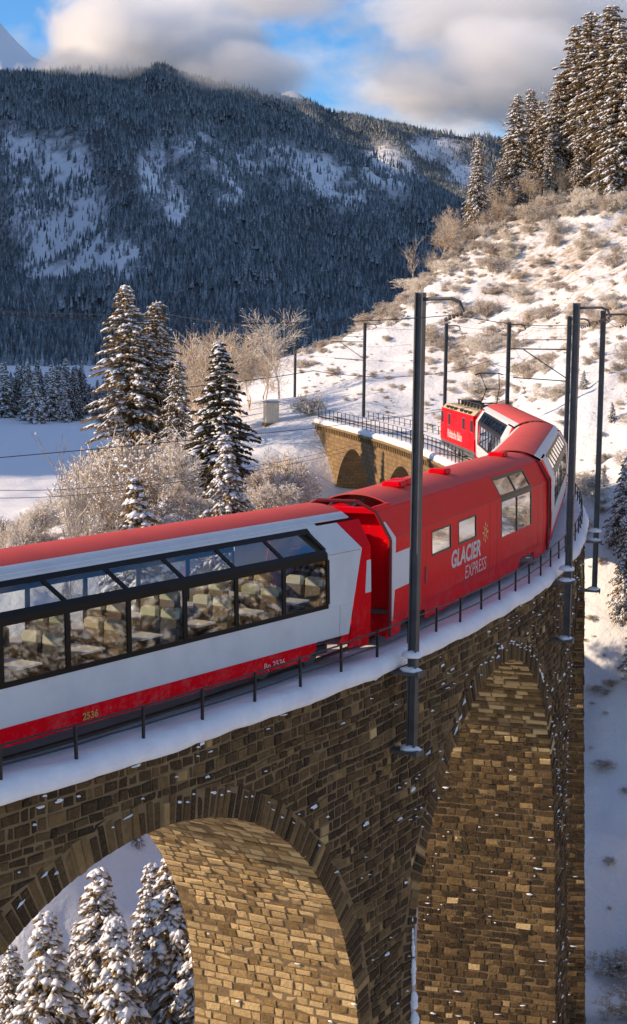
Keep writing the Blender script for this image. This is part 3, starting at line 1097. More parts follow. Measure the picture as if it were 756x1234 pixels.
def make_panorama_car():
    t = thing('panorama_car', 'x', 'railway carriage', (0, 0, 0))
    HL = 9.05
    pitch, nw = 1.68, 8
    x_end = 7.28
    xw = [x_end - pitch * k for k in range(nw + 1)]          # window post positions
    x_w0 = xw[-1]
    red, white, frame = MB(), MB(), MB()
    for side in (-1, 1):
        # red skirt with wheel cut-outs
        panel(red, [(-7.0, 0.34), (6.55, 0.34), (6.85, 0.52), (6.85, 0.70), (-7.3, 0.70), (-7.3, 0.52)], side)
        panel(white, [(-7.9, 0.703), (8.15, 0.703), (8.3, 1.40), (x_end, 1.40), (x_w0, 1.40), (-8.3, 1.40)], side)
        for e in (1, -1):
            xa = x_end + 0.02 if e > 0 else x_w0 - 0.02
            wp = [(xa, 1.403), (e * 8.3, 1.403), (e * 8.68, 2.60), (e * 8.12, 3.22), (xa, 3.22)]
            rp_ = [(e * 8.18, 0.36), (e * HL, 0.32), (e * HL, 3.22), (e * 8.15, 3.22), (e * 8.70, 2.60), (e * 8.32, 1.40)]
            if e < 0: wp, rp_ = wp[::-1], rp_[::-1]
            panel(white, wp, side)
            panel(red, rp_, side)
            panel(red, [(e * 7.9, 0.703), (e * 8.17, 0.703), (e * 8.19, .5), (e * 7.75, .5)][::e], side, -0.002)
            cr = [(e * 8.80, 1.55), (e * HL, 1.55), (e * HL, 2.30), (e * 8.88, 2.30)]
            if e < 0: cr = cr[::-1]
            panel(white, cr, side, 0.004, 0.006)
        # black window band
        panel(frame, [(x_w0, 1.403), (x_end, 1.403), (x_end, 1.50), (x_w0, 1.50)], side, 0.004)
        panel(frame, [(x_w0, 2.48), (x_end, 2.48), (x_end - .03, 2.72), (x_w0 + .03, 2.72)], side, 0.004)
        panel(frame, [(x_w0, 3.10), (x_end - .3, 3.10), (x_end - .35, 3.20), (x_w0, 3.20)], side, 0.004)
        for k, x in enumerate(xw):
            w = 0.06
            panel(frame, [(x - w, 1.495), (x + w, 1.495), (x + w, 2.485), (x - w, 2.485)], side, 0.004)
            sl = -0.34 if k < nw else 0.0
            sl *= 1.0
            a = min(max(x, x_w0 + .04), x_end - .04)
            panel(frame, [(a - w, 2.715), (a + w, 2.715), (a + w + sl, 3.105), (a - w + sl, 3.105)], side, 0.004)
        panel(white, [(x_w0 - .02, 3.203), (x_end + .02, 3.203), (x_end + .02, 3.30), (x_w0 - .02, 3.30)], side)
        for e in (1, -1):                                       # corner pieces beside the raked upper panes
            xa = x_end if e > 0 else x_w0
            p = [(xa + e * .02, 2.62), (xa + e * .02, 3.203), (xa - e * .36, 3.203)]
            if e > 0: panel(white, p[::-1], side, 0.002)
    for side in (-1, 1):
        sm = MB()
        for x in (7.75, -7.75):
            panel(sm, [(x, .72), (x + .012, .72), (x + .012, 1.39), (x, 1.39)], side, 0.002, 0.003)
        panel(sm, [(x_end + .05, 2.58), (8.62, 2.58), (8.62, 2.592), (x_end + .05, 2.592)], side, 0.002, 0.003)
        sm.build('panel_seam', MAT['grey_metal'], t)
    red.build('red_body_panels', MAT['paint_red'], t)
    white.build('white_body_panels', MAT['paint_white'], t)
    frame.build('window_frame', MAT['black_frame'], t)
    for side in (-1, 1):
        for k in range(nw):
            xa, xb = xw[k + 1] + .06, xw[k] - .06
            g = MB()
            panel(g, [(xa, 1.50), (xb, 1.50), (xb, 2.48), (xa, 2.48)], side, -0.012, 0.008)
            g.build('window', MAT['glass'], t)
            g = MB()
            mid = (xw[0] + xw[-1]) / 2
            s0 = -0.34 if k + 1 < nw else 0.0
            s1 = -0.34
            panel(g, [(xa, 2.72), (xb, 2.72), (xb + s1, 3.10), (xa + s0, 3.10)], side, -0.012, 0.008)
            g.build('roof_window', MAT['glass'], t)
    rf = MB()
    roof_mesh(rf, -HL + .35, HL - .35, -0.72, 0.72)
    rf.build('roof', MAT['roof_red'], t)
    re = MB()
    for s in (-1, 1):
        roof_mesh(re, -HL + .35, HL - .35, s * 0.722, s * 0.92)
    re.build('roof_edge', MAT['paint_white'], t)
    for e in (1, -1):
        wl_ = MB()
        ya = [(1.26, 0.36), (1.31, 2.60), (0.95, 3.2), (0, 3.45), (-0.95, 3.2), (-1.31, 2.60), (-1.26, 0.36)]
        wl_.add([(e * (HL - .06), y, z) for y, z in ya], [tuple(range(7))[::e]])
        wl_.build('end_wall', MAT['dark_red'], t)
    fl = MB().box(-8.9, 8.9, -1.24, 1.24, 0.86, 0.92)
    fl.build('floor', MAT['interior_floor'], t)
    uf = MB().box(-5.4, 5.4, -1.1, 1.1, 0.42, 0.8, 0.05)
    uf.box(-8.8, 8.8, -.3, .3, .5, .82)
    uf.build('underframe', MAT['underframe'], t)
    # seats: two and one either side of the aisle, facing pairs about tables
    sm = MB().box(-0.23, 0.23, -0.50, 0.50, 0.38, 0.50, .04)
    cushion = mesh('cushion', sm.V, sm.F)
    bm_ = MB()
    for y0, y1 in ((-.5, -.02), (.02, .5)):
        bm_.box(-0.07, 0.07, y0, y1, 0.45, 1.12, .05)
    back = mesh('seat', bm_.V, bm_.F)
    hm = MB()
    for y0, y1 in ((-.49, -.03), (.03, .49)):
        hm.box(-0.10, 0.10, y0, y1, 0.93, 1.17, .05)
    head = mesh('headrest', hm.V, hm.F)
    tm = MB().box(-0.32, 0.32, -0.45, 0.45, 0.70, 0.735)
    tm.bar((0, 0, 0), (0, 0, .7), .04)
    table = mesh('table', tm.V, tm.F)
    for k in range(nw):
        xc = (xw[k] + xw[k + 1]) / 2
        for y in (-0.72, 0.70):
            for d in (-1, 1):
                o = link('seat', back, MAT['seat_back'], t)
                o.location = (xc + d * 0.70, y, 0.92)
                o.rotation_euler = (0, d * 0.12, 0)
                c = link('cushion', cushion, MAT['seat_back'], o)
                c.location = (-d * 0.25, 0, 0)
                h_ = link('headrest', head, MAT['seat_cloth'], o)
            o = link('table', table, MAT['table_white'], t)
            o.location = (xc, y, 0.92)
    for x in (-6.9, 6.0): bogie(t, x + (0.9 if x < 0 else 0.6))
    for e in (1, -1):
        b = MB()
        for k in range(5):
            b.box(e * (HL - .03) + e * k * .07 - .03, e * (HL - .03) + e * k * .07 + .03, -0.62 - .03 * (k % 2), .62 + .03 * (k % 2), 0.62, 2.75 + .03 * (k % 2))
        b.build('gangway_bellows', MAT['bellows'], t)
        c = MB().box(min(e * 8.9, e * 9.4), max(e * 8.9, e * 9.4), -.12, .12, .45, .72)
        c.build('coupler', MAT['underframe'], t)
    return t

def place_car(t, s_mid, half):
    a, b = Vector(M(s_mid - half, 0, 0)), Vector(M(s_mid + half, 0, 0))
    d = (b - a).normalized()
    m = (a + b) / 2
    t.location = (m.x, m.y, RAIL)
    t.rotation_euler = (0, 0, math.atan2(d.y, d.x))

pan = make_panorama_car()
pan2, pan3 = copy_tree(pan), copy_tree(pan)
PG = 'white and red panorama carriages of the train'
tag(pan, 'white panorama carriage with large glazed windows, coupled before the red lettered service carriage', 'railway carriage', PG)
tag(pan2, 'panorama carriage coupled directly behind the glazed end of the red lettered carriage', 'railway carriage', PG)
tag(pan3, 'panorama carriage coupled directly to the red locomotive', 'railway carriage', PG)
place_car(pan, -6.8, 6.2)
place_car(pan2, 29.05, 6.2)
place_car(pan3, 47.85, 6.2)
lettering('Bp 2536', pan, 4.9, 0.42, 0.75, 0.13, MAT['letter_white'], y=1.302)
lettering('2536', pan, -0.75, 0.45, 0.42, 0.13, MAT['letter_gold'], y=1.306, bold=0.03, name='number_plate')

def make_service_car():
    t = thing('service_car', 'red service carriage with white cross and large lettering on its side', 'railway carriage')
    HL = 8.2
    red, drk = MB(), MB()
    wins = [(-4.75, -3.0, 1.78, 2.44), (-2.30, -0.50, 1.78, 2.44), (2.30, 4.06, 1.45, 2.50), (4.18, 5.92, 1.45, 2.50)]
    for side in (-1, 1):
        # side wall around the openings
        xs = [-HL, -4.75, -3.0, -2.30, -0.50, 2.30, 4.06, 4.18, 5.92, HL]
        def P(x0, x1, z0, z1): panel(red, [(x0, z0), (x1, z0), (x1, z1), (x0, z1)], side)
        panel(red, [(-HL, 0.22), (-7.2, 0.22), (-7.05, 0.5), (-5.2, 0.5), (-5.05, 0.22), (4.6, 0.22), (4.75, 0.5), (6.5, 0.5), (6.65, 0.22), (HL, 0.22), (HL, 1.448), (-HL, 1.448)], side)
        P(-HL, -4.75, 1.45, 2.62); P(-3.0, -2.30, 1.45, 2.62); P(-0.5, 2.30, 1.45, 2.62); P(5.92, HL, 1.45, 2.62)
        P(-4.75, -3.0, 1.45, 1.78); P(-4.75, -3.0, 2.44, 2.62); P(-2.3, -.5, 1.45, 1.78); P(-2.3, -.5, 2.44, 2.62)
        P(-HL, 2.2, 2.62, 3.30); P(6.0, HL, 2.62, 3.30); P(2.2, 6.0, 3.20, 3.30)
        panel(drk, [(2.2, 2.50), (6.0, 2.50), (6.0, 2.70), (2.2, 2.70)], side, 0.004)
        panel(drk, [(2.2, 3.12), (6.0, 3.12), (6.0, 3.21), (2.2, 3.21)], side, 0.004)
        for x in (2.2, 4.06, 5.90):
            w = .12 if x == 4.06 else .1
            panel(drk, [(x, 1.45), (x + w, 1.45), (x + w, 2.505), (x, 2.505)], side, 0.004)
            panel(drk, [(x, 2.695), (x + w, 2.695), (x + w, 3.125), (x, 3.125)], side, 0.004)
        for x0, x1, z0, z1 in wins[:2]:
            for q in ([(x0, z0), (x1, z0), (x1, z0 + .05), (x0, z0 + .05)], [(x0, z1 - .05), (x1, z1 - .05), (x1, z1), (x0, z1)], [(x0, z0), (x0 + .05, z0), (x0 + .05, z1), (x0, z1)], [(x1 - .05, z0), (x1, z0), (x1, z1), (x1 - .05, z1)]):
                panel(drk, q, side, 0.006)
    red.build('red_body_panels', MAT['paint_red'], t)
    drk.build('window_frame', MAT['black_frame'], t)
    for side in (-1, 1):
        sm = MB()
        for z in (2.60, 0.66):
            panel(sm, [(-HL + .05, z), (HL - .05, z), (HL - .05, z + .016), (-HL + .05, z + .016)], side, 0.003, 0.004)
        for x in (-6.05, -5.2, 0.95, 1.75, 6.9, 7.6):
            panel(sm, [(x, .35), (x + .018, .35), (x + .018, 2.55), (x, 2.55)], side, 0.003, 0.004)
        sm.build('panel_seam', MAT['dark_red'], t)
        hd = MB()
        panel(hd, [(-6.3 + .98, 1.15), (-6.3 + 1.02, 1.15), (-6.3 + 1.02, 1.6), (-6.3 + .98, 1.6)], side, 0.03, 0.03)
        hd.build('door_handle', MAT['grey_metal'], t)
    for side in (-1, 1):
        for x0, x1, z0, z1 in wins:
            g = MB()
            panel(g, [(x0, z0), (x1, z0), (x1, z1), (x0, z1)], side, -0.012, 0.008)
            g.build('window', MAT['glass'], t)
        for x0, x1 in ((2.30, 4.06), (4.18, 5.92)):
            g = MB()
            panel(g, [(x0, 2.70), (x1, 2.70), (x1, 3.12), (x0, 3.12)], side, -0.012, 0.008)
            g.build('roof_window', MAT['glass'], t)
        c = MB()
        panel(c, [(-8.02, 0.62), (-7.86, 0.62), (-7.78, 1.36), (-8.07, 1.36)], side, 0.004, 0.005)
        panel(c, [(-8.07, 1.36), (-6.3, 1.36), (-6.3, 2.24), (-8.12, 2.24)], side, 0.004, 0.005)
        panel(c, [(-8.12, 2.24), (-7.70, 2.24), (-7.66, 2.58), (-7.86, 3.0), (-8.2, 3.0), (-8.15, 2.58)], side, 0.004, 0.005)
        c.build('white_cross', MAT['paint_white'], t)
    rf = MB()
    roof_mesh(rf, -HL + 1.25, HL - .1, -0.92, 0.92)
    rf.build('roof', MAT['roof_red'], t)
    rw = MB()
    rw.box(-HL + .2, -HL + 1.25, -0.88, 0.88, 3.18, 3.24)
    rw.build('roof_well', MAT['underframe'], t)
    rr = MB()
    for s in (-1, 1):
        rr.box(-HL + .1, -HL + 1.25, s * .9 - .05, s * .9 + .05, 3.24, 3.38, .02)
    rr.box(-HL, -HL + .12, -.95, .95, 3.2, 3.36, .02)
    rr.build('roof_rim', MAT['paint_red'], t)
    pip = MB()
    pip.tube([(-HL + .2, -.3, 3.3), (-HL + .6, -.25, 3.36), (-HL + 1.2, -.3, 3.42)], .04)
    pip.tube([(-HL + .2, .3, 3.3), (-HL + .6, .35, 3.36), (-HL + 1.2, .3, 3.42)], .04)
    pip.box(-HL + .5, -HL + .9, -.15, .15, 3.24, 3.36, .02)
    pip.build('roof_cable', MAT['black_frame'], t)
    for x, y in ((-4.6, -0.25), (-3.9, -0.2), (-0.4, -.2), (6.4, -.1)):
        v = MB().box(x - .28, x + .28, y - .26, y + .26, 3.52, 3.68, .04)
        v.build('roof_vent', MAT['paint_red'], t)
    for e in (1, -1):
        wl_ = MB()
        ya = [(1.22, 0.24), (1.29, 2.60), (0.93, 3.2), (0, 3.42), (-0.93, 3.2), (-1.29, 2.60), (-1.22, 0.24)]
        wl_.add([(e * (HL - .28), y, z) for y, z in ya], [tuple(range(7))[::e]])
        wl_.build('end_wall', MAT['paint_red'], t)
        b = MB()
        for k in range(5):
            b.box(e * (HL - .2) + e * k * .08 - .03, e * (HL - .2) + e * k * .08 + .03, -0.62 - .03 * (k % 2), .62 + .03 * (k % 2), 0.62, 2.75 + .03 * (k % 2))
        b.build('gangway_bellows', MAT['bellows'], t)
        fr = MB()
        ring = [(1.34, 0.3), (1.345, 2.62), (0.97, 3.27), (0.5, 3.5), (-0.5, 3.5), (-0.97, 3.27), (-1.345, 2.62), (-1.34, 0.3)]
        for p, q in zip(ring[:-1], ring[1:]):
            fr.bar((e * (HL - .02), p[0], p[1]), (e * (HL - .02), q[0], q[1]), .045, 6)
        fr.build('end_frame', MAT['dark_red'], t)
    MB().box(-8.0, 8.0, -1.22, 1.22, 0.8, 0.9).build('floor', MAT['interior_floor'], t)
    for xa, xb in ((-7.9, -5.2), (-0.2, 2.0)): MB().box(xa, xb, -1.2, 1.2, 0.9, 2.6).build('interior_wall', MAT['table_white'], t)
    MB().box(-4.8, 4.8, -1.05, 1.05, 0.38, 0.78, .05).build('underframe', MAT['underframe'], t)
    for x in (2.7, 4.0, 5.3):
        for y in (-.75, .75):
            o = link('seat', bpy.data.meshes['seat'], MAT['seat_back'], t)
            o.location = (x, y, .9)
            link('headrest', bpy.data.meshes['headrest'], MAT['seat_cloth'], o)
    bogie(t, -5.9); bogie(t, 5.6)
    lettering('GLACIER', t, -3.0, 1.24, 2.95, 0.46, MAT['letter_white'], y=1.334, shear=0.12, bold=0.035)
    lettering('EXPRESS', t, -1.62, 0.76, 2.2, 0.36, MAT['letter_white'], y=1.326, shear=0.15, bold=-0.005)
    # gold star emblem above the lettering
    em = MB()
    for k in range(8):
        a = k * math.pi / 4
        c_, s_ = math.cos(a), math.sin(a)
        for r0, r1, w in ((0.07, 0.17, .035), (0.19, 0.30, .05 if k % 2 == 0 else .03)):
            q = [(r0, -w * .4), ((r0 + r1) / 2, -w), (r1, 0), ((r0 + r1) / 2, w), (r0, w * .4)]
            em.add([(0.42 + u * c_ - v * s_, -1.335, 1.82 + u * s_ + v * c_) for u, v in q], [(0, 1, 2, 3, 4)])
    em.build('emblem', MAT['letter_gold'], t)
    return t
svc = make_service_car()
place_car(svc, 11.3, 5.7)

def make_loco():
    t = thing('locomotive', 'red electric locomotive with cream roof louvres and a raised pantograph', 'locomotive')
    HL = 6.0
    W2 = 1.26
    # body: extruded outline with raked cab ends
    red = MB()
    pr = [(-HL, 0.85), (HL, 0.85), (HL, 1.85), (HL - .35, 2.82), (-HL + .35, 2.82), (-HL, 1.85)]
    V = [(x, -W2, z) for x, z in pr] + [(x, W2, z) for x, z in pr]
    n = len(pr)
    red.add(V, [tuple(range(n)), tuple(range(2 * n - 1, n - 1, -1))] + [((i + 1) % n, i, i + n, (i + 1) % n + n) for i in range(n)])
    red.build('body', MAT['paint_red'], t)
    fr = MB().box(-HL + .05, HL - .05, -W2 + .03, W2 - .03, 0.45, 0.86, .03)
    fr.build('frame', MAT['grey_metal'], t)
    rf = MB()
    pr = [(-1.2, 2.82), (1.2, 2.82), (0.95, 3.08), (-0.95, 3.08)]
    V = [(-HL + .35, y, z) for y, z in pr] + [(HL - .35, y, z) for y, z in pr]
    rf.add(V, [(0, 1, 2, 3), (7, 6, 5, 4), (0, 4, 5, 1), (1, 5, 6, 2), (2, 6, 7, 3), (3, 7, 4, 0)])
    rf.build('roof', MAT['roof_beige'], t)
    for side in (-1, 1):
        for x in (-3.9, -2.5, -1.1, 1.1, 2.5, 3.9):
            lv = MB()
            for k in range(4):
                lv.box(x - .45 + .24 * k, x - .45 + .24 * k + .12, side * 1.09 - .09, side * 1.09 + .09, 2.86, 3.0)
            lv.build('louvre', MAT['underframe'], t)
        for x0, x1 in ((-5.6, -4.9), (4.9, 5.6), (-2.9, -2.2), (2.2, 2.9)):
            fb = MB().box(x0 - .05, x1 + .05, min(side * W2, side * (W2 + .015)), max(side * W2, side * (W2 + .015)), 1.88, 2.58)
            w = fb.build('window_frame', MAT['grey_metal'], t)
            MB().box(x0, x1, min(side * (W2 + .01), side * (W2 + .022)), max(side * (W2 + .01), side * (W2 + .022)), 1.93, 2.53).build('window', MAT['black_frame'], w)
        dr = MB()
        for x in (-4.65, 4.05):
            dr.box(x, x + .6, min(side * W2, side * (W2 + .012)), max(side * W2, side * (W2 + .012)), 0.95, 2.7)
        dr.build('cab_door', MAT['paint_red'], t)
    for e in (1, -1):
        for y0, y1 in ((-1.1, -.06), (.06, 1.1)):
            f = MB()
            q = [(0, 2.08), (0, 2.82)]
            xx = lambda z: e * (HL - (z - 1.85) / .97 * .35 + .012)
            f.add([(xx(1.95), y0, 1.95), (xx(1.95), y1, 1.95), (xx(2.68), y1, 2.68), (xx(2.68), y0, 2.68)], [(0, 1, 2, 3)[::e]])
            f.build('windscreen', MAT['black_frame'], t)
        for y in (-.85, .85):
            MB().bar((e * HL, y, 1.15), (e * (HL + .06), y, 1.15), .11, 12).build('headlight', MAT['letter_white'], t)
        MB().box(min(e * HL, e * (HL + .45)), max(e * HL, e * (HL + .45)), -.14, .14, .5, .78).build('coupler', MAT['underframe'], t)
    eq = MB()
    rr = random.Random(4)
    for k in range(9):
        x = -4.2 + k * 1.0
        eq.box(x - .3, x + .3, -.5, .3, 3.08, 3.2 + rr.random() * .2, .03)
    for k in range(8):
        x = -4 + k * 1.1
        eq.bar((x, .5, 3.08), (x, .5, 3.36), .06, 6)
    eq.tube([(-4.2, .5, 3.38), (4.2, .5, 3.38)], .03)
    eq.build('roof_equipment', MAT['underframe'], t)
    pg = MB()
    xb = -3.6
    for y in (-.45, .45):
        pg.bar((xb, y, 3.45), (xb - 1.2, y * .8, 4.3), .03)
        pg.bar((xb - 1.2, y * .8, 4.3), (xb - .1, y * 1.2, 5.12), .025)
    pg.bar((xb, -.5, 3.45), (xb, .5, 3.45), .04)
    pg.bar((xb - 1.2, -.4, 4.3), (xb - 1.2, .4, 4.3), .03)
    pg.tube([(xb - .1, -.8, 5.05), (xb - .1, -.55, 5.15), (xb - .1, .55, 5.15), (xb - .1, .8, 5.05)], .03)
    pg.tube([(xb + .15, -.8, 5.05), (xb + .15, -.55, 5.15), (xb + .15, .55, 5.15), (xb + .15, .8, 5.05)], .03)
    pg.build('pantograph', MAT['wire'], t)
    bogie(t, -3.6); bogie(t, 3.6)
    lettering('Rhätische Bahn', t, 3.2, 1.15, 5.2, 0.48, MAT['letter_white'], side=1, y=W2 + .006, bold=0.03)
    lettering('Rhätische Bahn', t, -3.2, 1.15, 5.2, 0.48, MAT['letter_white'], side=-1, y=W2 + .006, bold=0.03)
    return t
loco = make_loco()
place_car(loco, 63.2, 4.0)

# ------------------------------------------------------------------ catenary masts
def make_mast(s, off, hgt, label, foot=True, arm=True, cant=False, z0=0.3, group='catenary masts along the track', r=0.11):
    p = M(s, off, z0)
    t = thing('catenary_mast', label, 'mast', tuple(p), float(ang(s)), group)
    # local axes: x along the track, -y outward (right), +y towards the track
    t.rotation_euler[0] = 0.014
    pm = MB()
    base = -2.3 if foot else -0.3
    pm.box(-r, r, -r, -r + .03, base, hgt).box(-r, r, r - .03, r, base, hgt).box(-.02, .02, -r + .03, r - .03, base, hgt)   # H section
    pm.build('post', MAT['mast_steel'], t)
    if foot:
        b = MB()
        for z in (-0.35, -2.2):
            b.box(-0.22, 0.22, -0.18, 0.62, z - .07, z)
            b.box(-0.22, 0.22, -0.22, -0.18, z - .12, z + .03)
        b.build('wall_bracket', MAT['mast_steel'], t)
        for z in (0.02, -0.33, -2.18):
            sn = MB().blob((0.0, 0.05, z), .23, .26, .13 if z > -.1 else .10, seed=int(s * 3 + z * 10) & 255, n=10, m=6)
            sn.build('snow_cap', MAT['snow'], t, True)
    if arm:
        a = MB()
        a.tube([(0, 0, hgt - .15), (0, -0.75, hgt - .13), (0, -0.95, hgt - .2), (0, -1.05, hgt - .42)], .045, 6)
        a.build('feeder_arm', MAT['mast_steel'], t)
        ins = MB()
        for k in range(5):
            q = Vector((0, -1.02 + k * .09, hgt - .44 - k * .035))
            ins.bar(q, q + Vector((0, .05, -.02)), .05, 8)
        ins.build('insulator', MAT['insulator'], t)
    if cant:
        c = MB()
        dy = off
        zz = RAIL - z0 + 6.6
        c.tube([(0, 0, zz), (0, dy + .4, zz)], .035)
        c.tube([(0, 0, zz - 1.5), (0, dy - .3, zz - .03)], .03)
        c.tube([(0, 0, zz - 1.6), (0, dy + .2, zz - 1.45)], .03)
        c.tube([(0, 0, zz + .5), (0, dy - .2, zz + .45)], .022)
        c.build('cantilever', MAT['mast_steel'], t)
    return t
MO = DW / 2 + 0.42
make_mast(2.3, MO, 8.3, 'thick steel mast with snowy wall brackets standing in front of the white cross', r=0.10)
make_mast(16.9, MO, 8.3, 'steel mast bracketed to the viaduct wall in front of the red carriage\'s glazed end', r=0.105)
make_mast(27.0, MO, 8.2, 'steel mast on the outside of the bend, beyond the viaduct silhouette', r=0.10)
make_mast(49.5, MO, 8.2, 'steel mast with long cantilever reaching over the panorama carriage roofs', cant=True)
make_mast(67.5, MO, 8.0, 'slim steel mast rising behind the locomotive pantograph', cant=False)
make_mast(85.0, MO, 8.0, 'slim steel mast on the empty deck ahead of the locomotive', cant=False, r=.11)
make_mast(110.5, 2.5, 8.2, 'slim steel mast with cantilever where the viaduct meets the snow slope', foot=False, cant=True, r=.12)
make_mast(140, 2.6, 8.0, 'distant steel mast beyond the viaduct end, near the bare frosted tree', foot=False, cant=False, r=.12)

# overhead wires, each its own thing
def wire(name, label, pts, r, sag=0.25, n=10):
    mb = MB()
    allp = []
    for a, b in zip(pts[:-1], pts[1:]):
        a, b = Vector(a), Vector(b)
        for k in range(n):
            f = k / n
            allp.append(a.lerp(b, f) - Vector((0, 0, 4 * sag * f * (1 - f))))
    allp.append(Vector(pts[-1]))
    mb.tube(allp, r, 4)
    return tag(mb.build(name, MAT['wire'], None), label, 'wire')
MS = [(-14, MO), (2.3, MO), (16.9, MO), (27.0, MO), (49.5, MO), (67.5, MO), (85, MO), (110.5, 2.5), (140, 2.6)]
wire('feeder_wire', 'thin feeder wire strung from mast top to mast top on the outer side', [M(s, o + 1.02, 8.1) for s, o in MS], .009, .22)
wire('contact_wire', 'thin contact wire running above the train roofs', [M(s, .1 * (-1) ** k, RAIL + 5.25) for k, (s, o) in enumerate(MS)], .008, .02)
wire('catenary_wire', 'thin catenary wire hung above the contact wire', [M(s, 0, RAIL + 6.6) for s, o in MS], .008, .3)
e1 = M(140, 2.6, 8.1)
wire('feeder_wire', 'power wire crossing the dark mountain behind the tall conifers', [at(-60, 371, 190), at(200, 378, 186), e1], .035, .3)
wire('power_line', 'upper power wire in front of the frosted bushes on the valley side', [at(-30, 590, 62), at(190, 578, 78), at(430, 536, 112)], .012, .2)
wire('power_line', 'lower power wire in front of the frosted bushes on the valley side', [at(-30, 600, 62), at(190, 584, 78), at(430, 541, 112)], .012, .2)

# cabinet beside the line
def build_cabinet():
    p = at(327, 499, 150)
    z = gz(p.x, p.y)
    t = thing('relay_cabinet', 'small cream railway cabinet with a snowy roof on the bank beyond the viaduct', 'cabinet', (p.x, p.y, z - .1), 0.3)
    MB().box(-.6, .6, -.5, .5, 0.1, 2.0, .02).build('body', MAT['cabinet_cream'], t)
    MB().box(-.5, -.02, -.52, -.505, .2, 1.85).box(.02, .5, -.52, -.505, .2, 1.85).build('door', MAT['cabinet_cream'], t)
    r = MB().box(-.7, .7, -.6, .6, 2.0, 2.06).build('roof', MAT['grey_metal'], t)
    MB().blob((0, 0, 2.07), .75, .65, .16, seed=2, n=12).build('snow_cap', MAT['snow'], r, True)
    MB().box(-.7, .7, -.6, .6, -.5, 0.1).build('plinth', MAT['mortar'], t)
build_cabinet()

